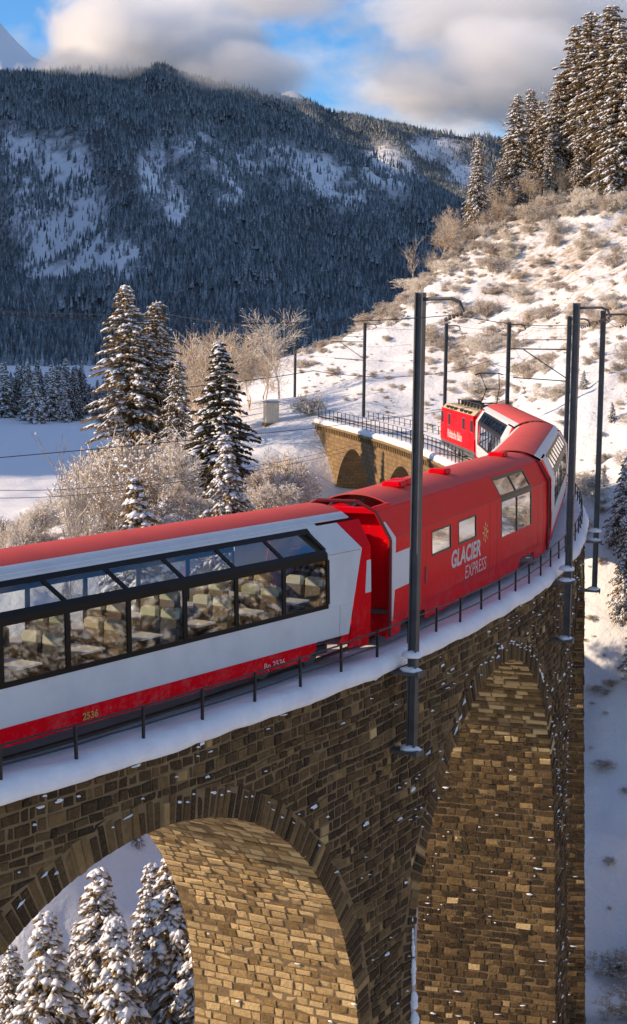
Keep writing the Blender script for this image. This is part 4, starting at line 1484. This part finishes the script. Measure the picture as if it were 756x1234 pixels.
# ------------------------------------------------------------------ vegetation
OCT_F = [(0, 2, 4), (2, 1, 4), (1, 3, 4), (3, 0, 4), (2, 0, 5), (1, 2, 5), (3, 1, 5), (0, 3, 5)]
def conifer_meshes(nm, H, Rr, seed, snow=0.5, bare=0.08, dens=1.0, droop=0.35, power=0.85, needles='needles', spread=1.0):
    """a spruce: tapered trunk, whorls of drooping branches with needle sprays, snow pillows on the sprays"""
    r = random.Random(seed)
    tv = MB()
    n = 7
    pts = []
    for k in range(9):
        f = k / 8
        pts.append((Vector((r.gauss(0, .03) * f * 3, r.gauss(0, .03) * f * 3, H * f * .985)), (0.012 * H + .03) * (1 - f) ** .8 + .012))
    for (p, ra), (q, rb) in zip(pts[:-1], pts[1:]):
        tv.bar(p, q, ra, n, rb)
    V, Fc, SV, SFc = [], [], [], []
    def strip(p, d, up, l, w, dr):
        side = d.cross(up)
        if side.length < 1e-4: side = Vector((1, 0, 0))
        side.normalize()
        o = len(V)
        for f, ww in ((0, .55), (.5, 1.0), (1.0, .12)):
            c = p + d * (l * f) - Vector((0, 0, dr * l * f * f))
            V.append(c - side * (w * ww * .5))
            V.append(c + side * (w * ww * .5))
        Fc.append((o, o + 1, o + 3, o + 2))
        Fc.append((o + 2, o + 3, o + 5, o + 4))
    def pillow(p, d, l, w, h):
        side = d.cross(Vector((0, 0, 1)))
        if side.length < 1e-4: side = Vector((1, 0, 0))
        side.normalize()
        o = len(SV)
        k = lambda: r.uniform(.7, 1.2)
        for v in (d * (-l * .5 * k()), d * (l * .5 * k()), side * (-w * .5 * k()), side * (w * .5 * k()), Vector((0, 0, h * k())), Vector((0, 0, -h * .35))):
            SV.append(p + v)
        SFc.extend(tuple(i + o for i in f) for f in OCT_F)
    z = bare * H
    az = r.random() * 6.28
    while z < H * 0.985:
        f = (z - bare * H) / (H * (1 - bare))
        prof = (1 - f) ** power * (0.62 + 0.38 * min(1, f / 0.12))
        Lw = Rr * prof + 0.10
        nb = max(4, int((5.2 + 2.6 * (1 - f)) * dens))
        for b in range(nb):
            az += 2.399 + r.gauss(0, .25)
            L = Lw * r.uniform(.48, 1.2)
            if r.random() < .05: L *= 1.15
            zz = z + r.uniform(-.12, .12)
            up0 = 0.55 * f - 0.12 + r.gauss(0, .08)
            d = Vector((math.cos(az), math.sin(az), 0))
            sd_ = Vector((-d.y, d.x, 0))
            ctr = pts[min(8, int(f * 8))][0]
            def bp(u): return Vector((ctr.x * .5, ctr.y * .5, zz)) + d * (L * u) + Vector((0, 0, up0 * L * u - droop * L * u * u))
            tv.bar(bp(0), bp(.6), .012 + .012 * L, 3, .008)
            ns = max(2, int(L / 0.17))
            for k in range(ns):
                u = (k + .6) / ns
                if u < .14: continue
                p = bp(u)
                dirb = (bp(min(1, u + .08)) - bp(u - .08)).normalized()
                for sg in (-1, 1):
                    if r.random() < .08: continue
                    a = r.uniform(.55, 1.05)
                    dd = (dirb * math.cos(a) + sd_ * (sg * math.sin(a))).normalized()
                    l = min(.85, (.20 + .34 * L * (1 - u)) * r.uniform(.7, 1.25)) * spread
                    w = r.uniform(.10, .17)
                    strip(p, dd, Vector((0, 0, 1)), l, w, .45)
                    strip(p, dd, sd_ * sg, l * .9, w * 1.3, .6)
                    if r.random() < snow:
                        pillow(p + dd * (l * .55) + Vector((0, 0, .035 - .45 * l * .3)), dd - Vector((0, 0, .35)), l * r.uniform(.7, 1.2), w * r.uniform(1.2, 2.4), r.uniform(.06, .14))
            strip(bp(.86), (bp(1) - bp(.8)).normalized(), Vector((0, 0, 1)), .16 * L + .12, .13, .3)
            if r.random() < snow * 1.1:
                pillow(bp(.8) + Vector((0, 0, .05)), (bp(1) - bp(.7)).normalized(), .42 * L + .12, r.uniform(.22, .48), r.uniform(.10, .20))
            if r.random() < snow * .8:
                pillow(bp(.45) + Vector((0, 0, .05)), (bp(.6) - bp(.3)).normalized(), .36 * L + .12, r.uniform(.2, .38), r.uniform(.08, .16))
        z += (0.20 + 0.16 * (1 - f)) / math.sqrt(dens) * max(1.0, H / 14)
    pillow(Vector((0, 0, H * .985)), Vector((0, 0, 1)), .3, .12, .1)
    return (mesh(nm + '_trunk', tv.V, tv.F), mesh(nm + '_crown', V, Fc), mesh(nm + '_snow', SV, SFc, True), H, MAT[needles])

PROTO = {}
def get_conifer(k):
    if k not in PROTO:
        P = {
            'tall': dict(H=18, Rr=3.0, seed=11, snow=.42, bare=.06, power=.72, droop=.42),
            'tall2': dict(H=18, Rr=2.5, seed=12, snow=.42, bare=.16, power=.62, droop=.45),
            'edge': dict(H=20, Rr=2.3, seed=21, snow=.40, bare=.30, power=.55, droop=.40),
            'dark': dict(H=12, Rr=2.6, seed=13, snow=.28, bare=.05, power=.9, needles='needles_dark'),
            'snowy': dict(H=10, Rr=2.2, seed=14, snow=.75, bare=.03, power=.95, droop=.5),
            'snowy2': dict(H=12, Rr=2.3, seed=15, snow=.72, bare=.05, power=.85, droop=.55),
            'small': dict(H=7, Rr=1.9, seed=16, snow=.6, bare=.03, power=.95),
        }[k]
        PROTO[k] = conifer_meshes('conifer_' + k, **P)
    return PROTO[k]
def place_conifer(k, x, y, zb, zt, label, group, wide=1.0, name='conifer_tree'):
    tm, cm, sm, H, nm = get_conifer(k)
    t = thing(name, label, 'tree', (x, y, zb), random.uniform(0, 6.28), group)
    sc = (zt - zb) / H
    t.scale = (sc * wide, sc * wide, sc)
    t.rotation_euler = (random.gauss(0, .015), random.gauss(0, .015), random.uniform(0, 6.28))
    link('trunk', tm, MAT['bark'], t)
    c = link('crown', cm, nm, t)
    link('snow', sm, MAT['snow'], c)
    return t
def conifer_at(k, px, top, Y, label, group, wide=1.0, sink=0.2):
    p = at(px, top, Y)
    zb = gz(p.x, p.y) - sink
    return place_conifer(k, p.x, p.y, zb, max(p.z, zb + 1.5), label, group, wide)

G1 = 'conifers on the valley side behind the train'
conifer_at('tall', 157, 343, 122, 'tallest snow-laden conifer of the pair behind the white carriage roof', G1, 1.65)
conifer_at('tall2', 187, 360, 124, 'second conifer of the tall pair, slightly lower and slimmer', G1, 1.7)
conifer_at('tall2', 214, 432, 118, 'shorter conifer tucked against the right flank of the tall pair', G1, 1.3)
conifer_at('dark', 265, 410, 100, 'dark green conifer with little snow between the tall pair and the cabinet', G1, 1.5)
conifer_at('snowy', 276, 522, 84, 'low snow-covered conifer standing just in front of the dark conifer', G1, 1.3)
conifer_at('small', 168, 578, 80, 'small snowy conifer peeping over the panorama carriage roof', G1, 1.2)
G2 = 'snow-laden conifers seen through the near arch'
for px, top, Y, k, w in ((190, 1015, 74, 'snowy2', 1.0), (140, 1030, 78, 'snowy', 1.0), (100, 1070, 72, 'snowy2', 1.0), (70, 1085, 76, 'snowy', 1.0), (165, 1065, 68, 'snowy', .9), (40, 1110, 70, 'snowy2', 1.1), (85, 1050, 82, 'snowy2', 1.1), (160, 1005, 84, 'snowy2', 1.1), (222, 1050, 70, 'snowy2', .9), (212, 1006, 57, 'snowy2', .9), (178, 1040, 60, 'snowy', .85), (120, 1045, 56, 'snowy2', 1.0), (60, 1095, 54, 'snowy', 1.0), (92, 1110, 62, 'snowy2', .8), (15, 1135, 57, 'snowy2', 1.0), (150, 1100, 52, 'snowy', .8), (245, 1080, 55, 'snowy', .8), (235, 1110, 60, 'snowy2', .8)):
    conifer_at(k, px, top, Y, 'snow-laden conifer in the gorge, framed by the open stone arch', G2, w * 1.35)
G3 = 'conifers along the top of the sunny hill'
for px, top, Y, k, w in ((742, 2, 208, 'edge', 1.25), (712, 10, 214, 'edge', 1.1), (692, 28, 218, 'edge', 1.15), (757, 28, 205, 'tall', 1.0), (672, 85, 218, 'edge', .95), (655, 120, 220, 'edge', .9), (640, 105, 222, 'edge', .9), (625, 112, 216, 'tall2', 1.0), (602, 190, 215, 'edge', .9), (613, 165, 222, 'edge', .9), (577, 165, 213, 'tall', .8), (590, 220, 220, 'tall2', .9), (728, 70, 224, 'edge', 1.0), (684, 110, 226, 'edge', 1.0), (775, 0, 212, 'edge', 1.2), (565, 235, 216, 'tall2', .9), (662, 160, 214, 'edge', .8), (700, 140, 212, 'tall2', .8)):
    conifer_at(k, px, top, Y, 'tall frosted conifer in the stand crowning the sunny hill', G3, w * 1.35)
G4 = 'conifers on the slope outside the bend'
for px, top, Y, k, w in ((752, 548, 98, 'snowy', 1.1), (772, 560, 95, 'snowy2', 1.2), (738, 520, 116, 'small', 1.2), (757, 640, 94, 'snowy', 1.2), (772, 700, 91, 'snowy2', 1.2), (702, 548, 122, 'small', 1.1), (760, 500, 118, 'small', 1.2), (728, 560, 106, 'small', 1.0)):
    conifer_at(k, px, top, Y, 'snowy conifer on the slope just outside the viaduct bend', G4, w)

rs = random.Random(61)
for k in range(50):
    x, y = (rs.uniform(16, 62), rs.uniform(-22, 44)) if k < 26 else (rs.uniform(27, 75), rs.uniform(15, 72))
    if abs(x) < (y + 8) * .22 + 3: continue
    zb = gz(x, y) - .3
    place_conifer(('tall', 'snowy2', 'tall2')[k % 3], x, y, zb, zb + rs.uniform(17, 27), 'conifer on the gorge side facing the train windows', 'conifers across the gorge', rs.uniform(1.0, 1.4))

# leafless trees and shrubs rimmed with frost
def twig_mesh(nm, H, spread, seed, stems, depth, thick, nchild=(3, 5), curl=.25, upw=.25, lump=.16):
    r = random.Random(seed)
    V, Fc = [], []
    def seg(p, q, ra, rb):
        d = (q - p)
        if d.length < 1e-5: return
        d.normalize()
        a = d.orthogonal().normalized()
        b = d.cross(a)
        o = len(V)
        for c, rr in ((p, ra), (q, rb)):
            for i in range(3):
                t = 2.094 * i
                V.append(c + a * (rr * math.cos(t)) + b * (rr * math.sin(t)))
        for i in range(3):
            j = (i + 1) % 3
            Fc.append((o + i, o + j, o + 3 + j, o + 3 + i))
    def grow(p, d, L, ra, lev):
        n = 3 if lev < depth else 2
        pts = [p]
        for k in range(n):
            d = (d + Vector((r.gauss(0, curl), r.gauss(0, curl), r.gauss(0, curl) * .6 + upw * .12))).normalized()
            q = pts[-1] + d * (L / n)
            rb = max(.014, ra * (.78 if k < n - 1 else .6))
            seg(pts[-1], q, ra, rb)
            pts.append(q)
            ra = rb
            if lev < depth:
                for c in range(r.randint(*nchild) if k > 0 else r.randint(0, 2)):
                    ax = d.orthogonal().normalized()
                    ax.rotate(Matrix.Rotation(r.uniform(0, 6.28), 3, d))
                    dd = (d * r.uniform(.5, .9) + ax * r.uniform(.5, 1.0) + Vector((0, 0, upw * .5))).normalized()
                    grow(q.lerp(pts[-2], r.random() * .8), dd, L * r.uniform(.4, .66), ra * .62, lev + 1)
    for s in range(stems):
        a = r.uniform(0, 6.28)
        t = r.uniform(0, spread)
        d = Vector((math.cos(a) * t, math.sin(a) * t, 1)).normalized()
        b = Vector((math.cos(a), math.sin(a), 0)) * r.uniform(0, .05 * H * (stems > 1))
        grow(b - d * .15, d, H * r.uniform(.45, .62), thick, 0)
    nf = len(Fc)
    ends = [V[k] for k in range(3, len(V), 6)]
    for c in r.sample(ends, int(len(ends) * lump)):
        o = len(V)
        w = r.uniform(.03, .09) * (1 if H < 6 else .8)
        for v in ((-w, 0, 0), (w, 0, 0), (0, -w, 0), (0, w, 0), (0, 0, w * .8), (0, 0, -w * .4)):
            V.append(c + Vector(v) * r.uniform(.7, 1.3))
        Fc.extend(tuple(i + o for i in f) for f in OCT_F)
    me = mesh(nm, V, Fc)
    me.materials.append(MAT['frost_twig'])
    me.materials.append(MAT['snow'])
    mi = np.zeros(len(Fc), dtype=np.int32)
    mi[nf:] = 1
    me.polygons.foreach_set('material_index', mi)
    z = max(v.z for v in V)
    return me, z
TW = {
    'tree_a': twig_mesh('bare_crown_a', 10, .1, 31, 1, 3, .16, (4, 5), .16, .35),
    'tree_b': twig_mesh('bare_crown_b', 10, .15, 32, 2, 3, .12, (3, 5), .2, .35),
    'shrub_a': twig_mesh('shrub_a', 4, .6, 33, 8, 3, .05, (2, 4), .25, .3),
    'shrub_b': twig_mesh('shrub_b', 4, .9, 34, 8, 3, .05, (2, 4), .3, .15),
    'shrub_c': twig_mesh('shrub_c', 2, 1.0, 35, 12, 2, .022, (2, 4), .3, .1),
    'sapling': twig_mesh('sapling', 7, .05, 36, 1, 2, .05, (3, 5), .1, .6),
}
def bare_at(k, px, top, Y, label, group, mat='frost_twig', name='bare_tree', cat='tree', wide=1.0, zb=None):
    p = at(px, top, Y)
    b = gz(p.x, p.y) - .1
    me, H = TW[k]
    o = bpy.data.objects.new(name, me)
    if len(me.materials) == 0: me.materials.append(MAT['frost_twig'])
    COL.objects.link(o)
    o.material_slots[0].link = 'OBJECT'
    o.material_slots[0].material = MAT[mat]
    sc = min(2.2, max(.2, (p.z - b) / H))
    o.location = (p.x, p.y, b)
    o.scale = (sc * wide, sc * wide, sc)
    o.rotation_euler = (0, 0, random.uniform(0, 6.28))
    return tag(o, label, cat, group)
GB = 'frosted leafless trees beyond the cabinet'
bare_at('tree_a', 336, 368, 165, 'broad leafless tree white with frost, standing above the cabinet', GB, 'frost_twig', wide=.95)
for px, top, Y, k in ((252, 385, 150, 'tree_b'), (236, 395, 146, 'tree_a'), (275, 392, 156, 'tree_b'), (222, 415, 145, 'tree_b'), (300, 415, 160, 'tree_b'), (262, 400, 162, 'tree_a'), (320, 400, 172, 'tree_b'), (228, 405, 150, 'tree_b'), (290, 400, 158, 'tree_a'), (246, 410, 140, 'tree_b')):
    bare_at(k, px, top, Y, 'leafless frosted tree in the thicket behind the dark conifer', GB, 'frost_twig_brown')
for px, top, Y in ((73, 520, 76), (130, 560, 80)):
    bare_at('sapling', px, top, Y, 'thin leafless sapling standing up from the frosted bushes', 'thin saplings', 'frost_bark' if False else 'frost_twig_brown', wide=.6)
for px, top, Y, k in ((545, 246, 212, 'tree_b'), (532, 262, 208, 'tree_b'), (500, 285, 205, 'sapling'), (560, 270, 207, 'tree_a'), (655, 105, 226, 'tree_b'), (690, 90, 226, 'tree_b'), (585, 250, 210, 'tree_b'), (552, 285, 206, 'tree_b'), (520, 300, 206, 'tree_b'), (570, 255, 209, 'sapling'), (600, 235, 211, 'tree_b'), (612, 220, 212, 'tree_b'), (640, 200, 212, 'tree_b'), (675, 190, 214, 'tree_b')):
    bare_at(k, px, top, Y, 'leafless frosted tree on the ridge of the sunny hill', 'leafless trees on the hill ridge', 'frost_twig_brown')
GS = 'frosted bushes on the valley side'
rs = random.Random(9)
for k in range(60):
    px = rs.uniform(85, 345)
    Y = rs.uniform(84, 116)
    top = 492 + rs.uniform(0, 90) + abs(px - 190) * .22 + (116 - Y) * 1.0
    if 228 < px < 302: top = max(top, 575 + rs.uniform(0, 30))
    bare_at(rs.choice(['shrub_a', 'shrub_b']), px, top, Y, 'tall frosted bush in the thicket around the valley-side conifers', GS, rs.choice(['frost_twig', 'frost_twig', 'frost_twig_brown']), 'frosted_bush', 'bush', wide=rs.uniform(.8, 1.2))
for k in range(20):
    px = rs.uniform(-10, 120)
    Y = rs.uniform(80, 98)
    bare_at(rs.choice(['shrub_a', 'shrub_b']), px, rs.uniform(595, 650), Y, 'frosted bush rising just behind the panorama carriage roof', 'frosted bushes behind the carriage roof', rs.choice(['frost_twig', 'frost_twig_brown']), 'frosted_bush', 'bush', wide=rs.uniform(.6, 1.0))
for px, top, Y in ((375, 470, 150), (362, 566, 118), (335, 592, 106)):
    bare_at('shrub_c', px, top, Y, 'low dark bush by the far end of the viaduct', 'low bushes by the viaduct end', 'frost_twig_brown', 'low_bush', 'bush')

# ---- scatter (things nobody could count): geometry-node instances on points
def scatter(name, pts, scl, rot, protos, label=None):
    n = len(pts)
    me = bpy.data.meshes.new(name)
    me.vertices.add(n)
    me.vertices.foreach_set('co', np.asarray(pts, dtype=np.float32).ravel())
    a = me.attributes.new('sc', 'FLOAT_VECTOR', 'POINT'); a.data.foreach_set('vector', np.asarray(scl, dtype=np.float32).ravel())
    a = me.attributes.new('ro', 'FLOAT_VECTOR', 'POINT'); a.data.foreach_set('vector', np.asarray(rot, dtype=np.float32).ravel())
    a = me.attributes.new('pick', 'INT', 'POINT'); a.data.foreach_set('value', (np.arange(n) % len(protos)).astype(np.int32))
    me.update()
    o = link(name, me)
    ng = bpy.data.node_groups.new(name, 'GeometryNodeTree')
    ng.interface.new_socket('Geometry', in_out='INPUT', socket_type='NodeSocketGeometry')
    ng.interface.new_socket('Geometry', in_out='OUTPUT', socket_type='NodeSocketGeometry')
    N, L = ng.nodes, ng.links
    gi, go, jn = N.new('NodeGroupInput'), N.new('NodeGroupOutput'), N.new('GeometryNodeJoinGeometry')
    def na(nm, tp):
        q = N.new('GeometryNodeInputNamedAttribute'); q.data_type = tp; q.inputs[0].default_value = nm
        return q.outputs[0]
    for k, pr in enumerate(protos):
        oi = N.new('GeometryNodeObjectInfo'); oi.inputs['Object'].default_value = pr
        oi.inputs['As Instance'].default_value = True
        ip = N.new('GeometryNodeInstanceOnPoints')
        cmpn = N.new('FunctionNodeCompare'); cmpn.data_type = 'INT'; cmpn.operation = 'EQUAL'
        L.new(na('pick', 'INT'), cmpn.inputs[2]); cmpn.inputs[3].default_value = k
        L.new(gi.outputs[0], ip.inputs['Points']); L.new(cmpn.outputs[0], ip.inputs['Selection'])
        L.new(oi.outputs['Geometry'], ip.inputs['Instance'])
        L.new(na('sc', 'FLOAT_VECTOR'), ip.inputs['Scale']); L.new(na('ro', 'FLOAT_VECTOR'), ip.inputs['Rotation'])
        L.new(ip.outputs[0], jn.inputs[0])
    L.new(jn.outputs[0], go.inputs[0])
    md = o.modifiers.new('scatter', 'NODES'); md.node_group = ng
    return tag(o, label, kind='stuff')

# brush over the sunny hill
def build_brush():
    r = np.random.default_rng(5)
    protos = [o for o in bpy.data.objects if o.name.startswith('hill_bush')]
    pts, scl, rot = [], [], []
    n = 16000
    X = r.uniform(-2, 75, n); Y = r.uniform(70, 245, n)
    d = trackdist(X, Y)
    den = 0.30 + 0.9 * fbm(X * .06, Y * .06, 4) + 0.55 * sstep(178, 214, Y) + .25 * sstep(30, 60, X) - .35 * ((Y > 130) & (X < 12) & (Y < 195))
    side = (X * 1.0 - np.interp(Y, _TP[:, 1], _TP[:, 0])) > 3
    keep = (r.random(n) < np.clip(den, 0.02, 1) * .55) & (d > 4.2) & side
    X, Y = X[keep], Y[keep]
    Z = ground(X, Y) - .05
    s = (.10 + .5 * r.random(len(X)) ** 1.8) * np.where(Y > 195, 1.3, 1.0)
    n2 = 9000                                                   # small tufts of dead grass between the bushes
    X2, Y2 = r.uniform(-2, 70, n2), r.uniform(72, 235, n2)
    k2 = (trackdist(X2, Y2) > 4) & ((X2 - np.interp(Y2, _TP[:, 1], _TP[:, 0])) > 3) & (r.random(n2) < .25 + 1.1 * fbm(X2 * .12 + 9, Y2 * .12, 4) + .15)
    X2, Y2 = X2[k2], Y2[k2]
    X, Y, Z = np.concatenate([X, X2]), np.concatenate([Y, Y2]), np.concatenate([Z, ground(X2, Y2) - .03])
    s = np.concatenate([s, r.uniform(.04, .17, len(X2))])
    scatter('hill_brush', np.stack([X, Y, Z], -1), np.stack([s * r.uniform(.8, 1.8, len(X)), s * r.uniform(.8, 1.6, len(X)), s * r.uniform(.5, 1.15, len(X))], -1), np.stack([s * 0, s * 0, r.uniform(0, 6.28, len(X))], -1), protos, 'frosted brown brush and dead grass covering the sunny hill')
rs = random.Random(19)
for k, (px, py, Y) in enumerate(((470, 398, 190), (610, 330, 196), (700, 300, 190), (560, 330, 200), (738, 340, 178), (640, 290, 205), (500, 345, 206), (600, 280, 211), (540, 350, 196), (690, 262, 208), (520, 400, 180), (735, 262, 206))):
    bare_at('shrub_c' if k % 2 else 'shrub_b', px, py - 14, Y, 'frosted golden-brown bush on the sunny snow slope', 'bushes on the sunny slope', 'frost_twig_brown' if k % 3 else 'frost_twig', 'hill_bush', 'bush')
build_brush()

# distant forest: one valley tree is the pattern for the mass on the mountain
def far_tree_mesh(seed):
    r = random.Random(seed)
    V, Fc = [], []
    tiers = 6
    for k in range(tiers):
        z0 = .04 + .86 * k / tiers
        z1 = z0 + .34 - .02 * k
        rr = .17 * (1 - k / (tiers + .6))
        o = len(V)
        m = 9
        for i in range(m):
            a = 6.283 * i / m + k * .5 + r.gauss(0, .12)
            q = rr * r.uniform(.62, 1.18)
            V.append((q * math.cos(a), q * math.sin(a), z0 - r.uniform(0, .06)))
        V.append((0, 0, min(1.0, z1)))
        Fc += [(o + i, o + (i + 1) % m, o + m) for i in range(m)]
    return mesh('far_conifer', V, Fc)
FT = [far_tree_mesh(40 + k) for k in range(2)]
for f_ in FT: f_.materials.append(MAT['far_forest'])
FTO = []
rs = random.Random(29)
for k in range(100):
    px = rs.uniform(-8, 128)
    Y = rs.uniform(620, 800)
    x = at(px, 0, Y).x
    h = rs.uniform(12, 22) * (1.0 if px < 95 else .7)
    zb = gz(x, Y) - .3
    if k < 2:
        o = link('valley_conifer', FT[k])
        o.location, o.scale = (x, Y, zb), (h, h, h)
        tag(o, 'dark conifer in the grove beside the shaded snowy field', 'tree', 'dark conifers in the valley grove')
        FTO.append(o)
    else:
        place_conifer('dark' if k % 3 else 'small', x, Y, zb, zb + h, 'dark conifer in the grove beside the shaded snowy field', 'dark conifers in the valley grove', rs.uniform(.9, 1.2), 'valley_conifer')
def build_forest():
    r = np.random.default_rng(8)
    n = 330000
    Y = np.sqrt(r.uniform(1560 ** 2, 6000 ** 2, n))
    px = r.uniform(-40, 660, n)
    X = (px - 378) / F * Y
    Z = far_h(X, Y)
    py = 399 - (Z - CAMH) * F / Y
    # open ground: avalanche tracks and cliffs
    gap = fbm(X * .004, Y * .004, 4)
    streak = fbm(X * .013 + Y * .008, Y * .0015, 4)
    patch = open_ground(px, py)
    dens = np.clip(.98 - patch * (1.15 + 3.4 * streak) - np.maximum(gap - .08, 0) * 3 - np.maximum(streak - .16, 0) * 2.5, 0.09, 1)
    keep = (r.random(n) < dens)
    X, Y, Z = X[keep], Y[keep], Z[keep]
    h = r.uniform(7.5, 15, len(X)) * np.where(r.random(len(X)) < .15, 1.35, 1.0)
    scatter('mountain_forest', np.stack([X, Y, Z - .5], -1), np.stack([h * 1.15, h * 1.15, h], -1), np.stack([h * 0, h * 0, r.uniform(0, 6.28, len(X))], -1), FTO[:2], 'dense dark conifer forest covering the shaded mountain')
build_forest()

# ------------------------------------------------------------------ clouds lying on the mountain
def cloud_material(seed, dens, thr, fall):
    t = NT('cloud')
    t.n.remove(t.b)
    ob = t.tc.outputs['Object']
    ln = t.n.new('ShaderNodeVectorMath'); ln.operation = 'LENGTH'
    t.l.new(ob, ln.inputs[0])
    mp_ = t.n.new('ShaderNodeMapping')
    mp_.inputs['Location'].default_value = (seed * 3.7, seed * 1.3, seed * 2.1)
    mp_.inputs['Scale'].default_value = (1 / 300., 1 / 300., 1 / 170.)
    t.l.new(t.geo(), mp_.inputs[0])
    nz_ = t.noise(1.0, 7, 0.62, vec=mp_.outputs[0], dist=0.4)
    r2 = t.math('MULTIPLY', t.math('POWER', ln.outputs['Value'], 2.0), fall)
    v = t.math('SUBTRACT', t.math('SUBTRACT', nz_, thr), r2)
    d = t.math('MULTIPLY', t.math('MINIMUM', t.math('MAXIMUM', t.math('MULTIPLY', v, 5.0), 0.0), 1.0), dens)
    vol = t.n.new('ShaderNodeVolumePrincipled')
    vol.inputs['Color'].default_value = (0.995, 0.995, 0.995, 1)
    vol.inputs['Anisotropy'].default_value = 0.0
    t.l.new(d, vol.inputs['Density'])
    t.l.new(vol.outputs[0], t.n['Material Output'].inputs['Volume'])
    t.m.cycles.volume_step_rate = 1.0
    return t.m
def cloud(px, py, Y, rx, ry, rz, seed, label, dens=.02, thr=.25, fall=.36):
    c = at(px, py, Y)
    mb = MB()
    n, m = 20, 12
    V = [(0, 0, -1)]
    for i in range(1, m):
        th = math.pi * i / m
        for j in range(n):
            V.append((math.sin(th) * math.cos(6.2832 * j / n), math.sin(th) * math.sin(6.2832 * j / n), -math.cos(th)))
    V.append((0, 0, 1))
    Fc = [(0, 1 + (j + 1) % n, 1 + j) for j in range(n)]
    for i in range(m - 2):
        for j in range(n):
            a, b = 1 + i * n + j, 1 + i * n + (j + 1) % n
            Fc.append((a, b, b + n, a + n))
    o_ = 1 + (m - 2) * n
    Fc += [(o_ + j, o_ + (j + 1) % n, len(V) - 1) for j in range(n)]
    o = link('cloud', mesh('cloud', V, Fc), cloud_material(seed, dens, thr, fall))
    o.location = c
    o.scale = (rx, ry, rz)
    return tag(o, label, 'cloud', 'clouds on the mountain')
cloud(178, 52, 4000, 350, 300, 185, 1, 'bright billowing cloud resting on the mountain shoulder beneath the snowy peak', .03)
cloud(105, 84, 3780, 170, 150, 60, 5, 'low bright cloud tuft spilling over the shoulder below the snowy peak', .014)
cloud(290, 98, 3850, 210, 240, 95, 2, 'grey cloud veil hanging on the ridge beside the bright billowing cloud', .010)
cloud(610, 95, 4500, 500, 330, 170, 3, 'broad pale cloud bank behind the hilltop conifers', .014)
cloud(640, 15, 5000, 620, 400, 180, 4, 'high lilac-grey cloud above the broad pale bank', .010)
cloud(330, 0, 4600, 260, 330, 90, 6, 'thin high cloud streak above the grey veil', .008)
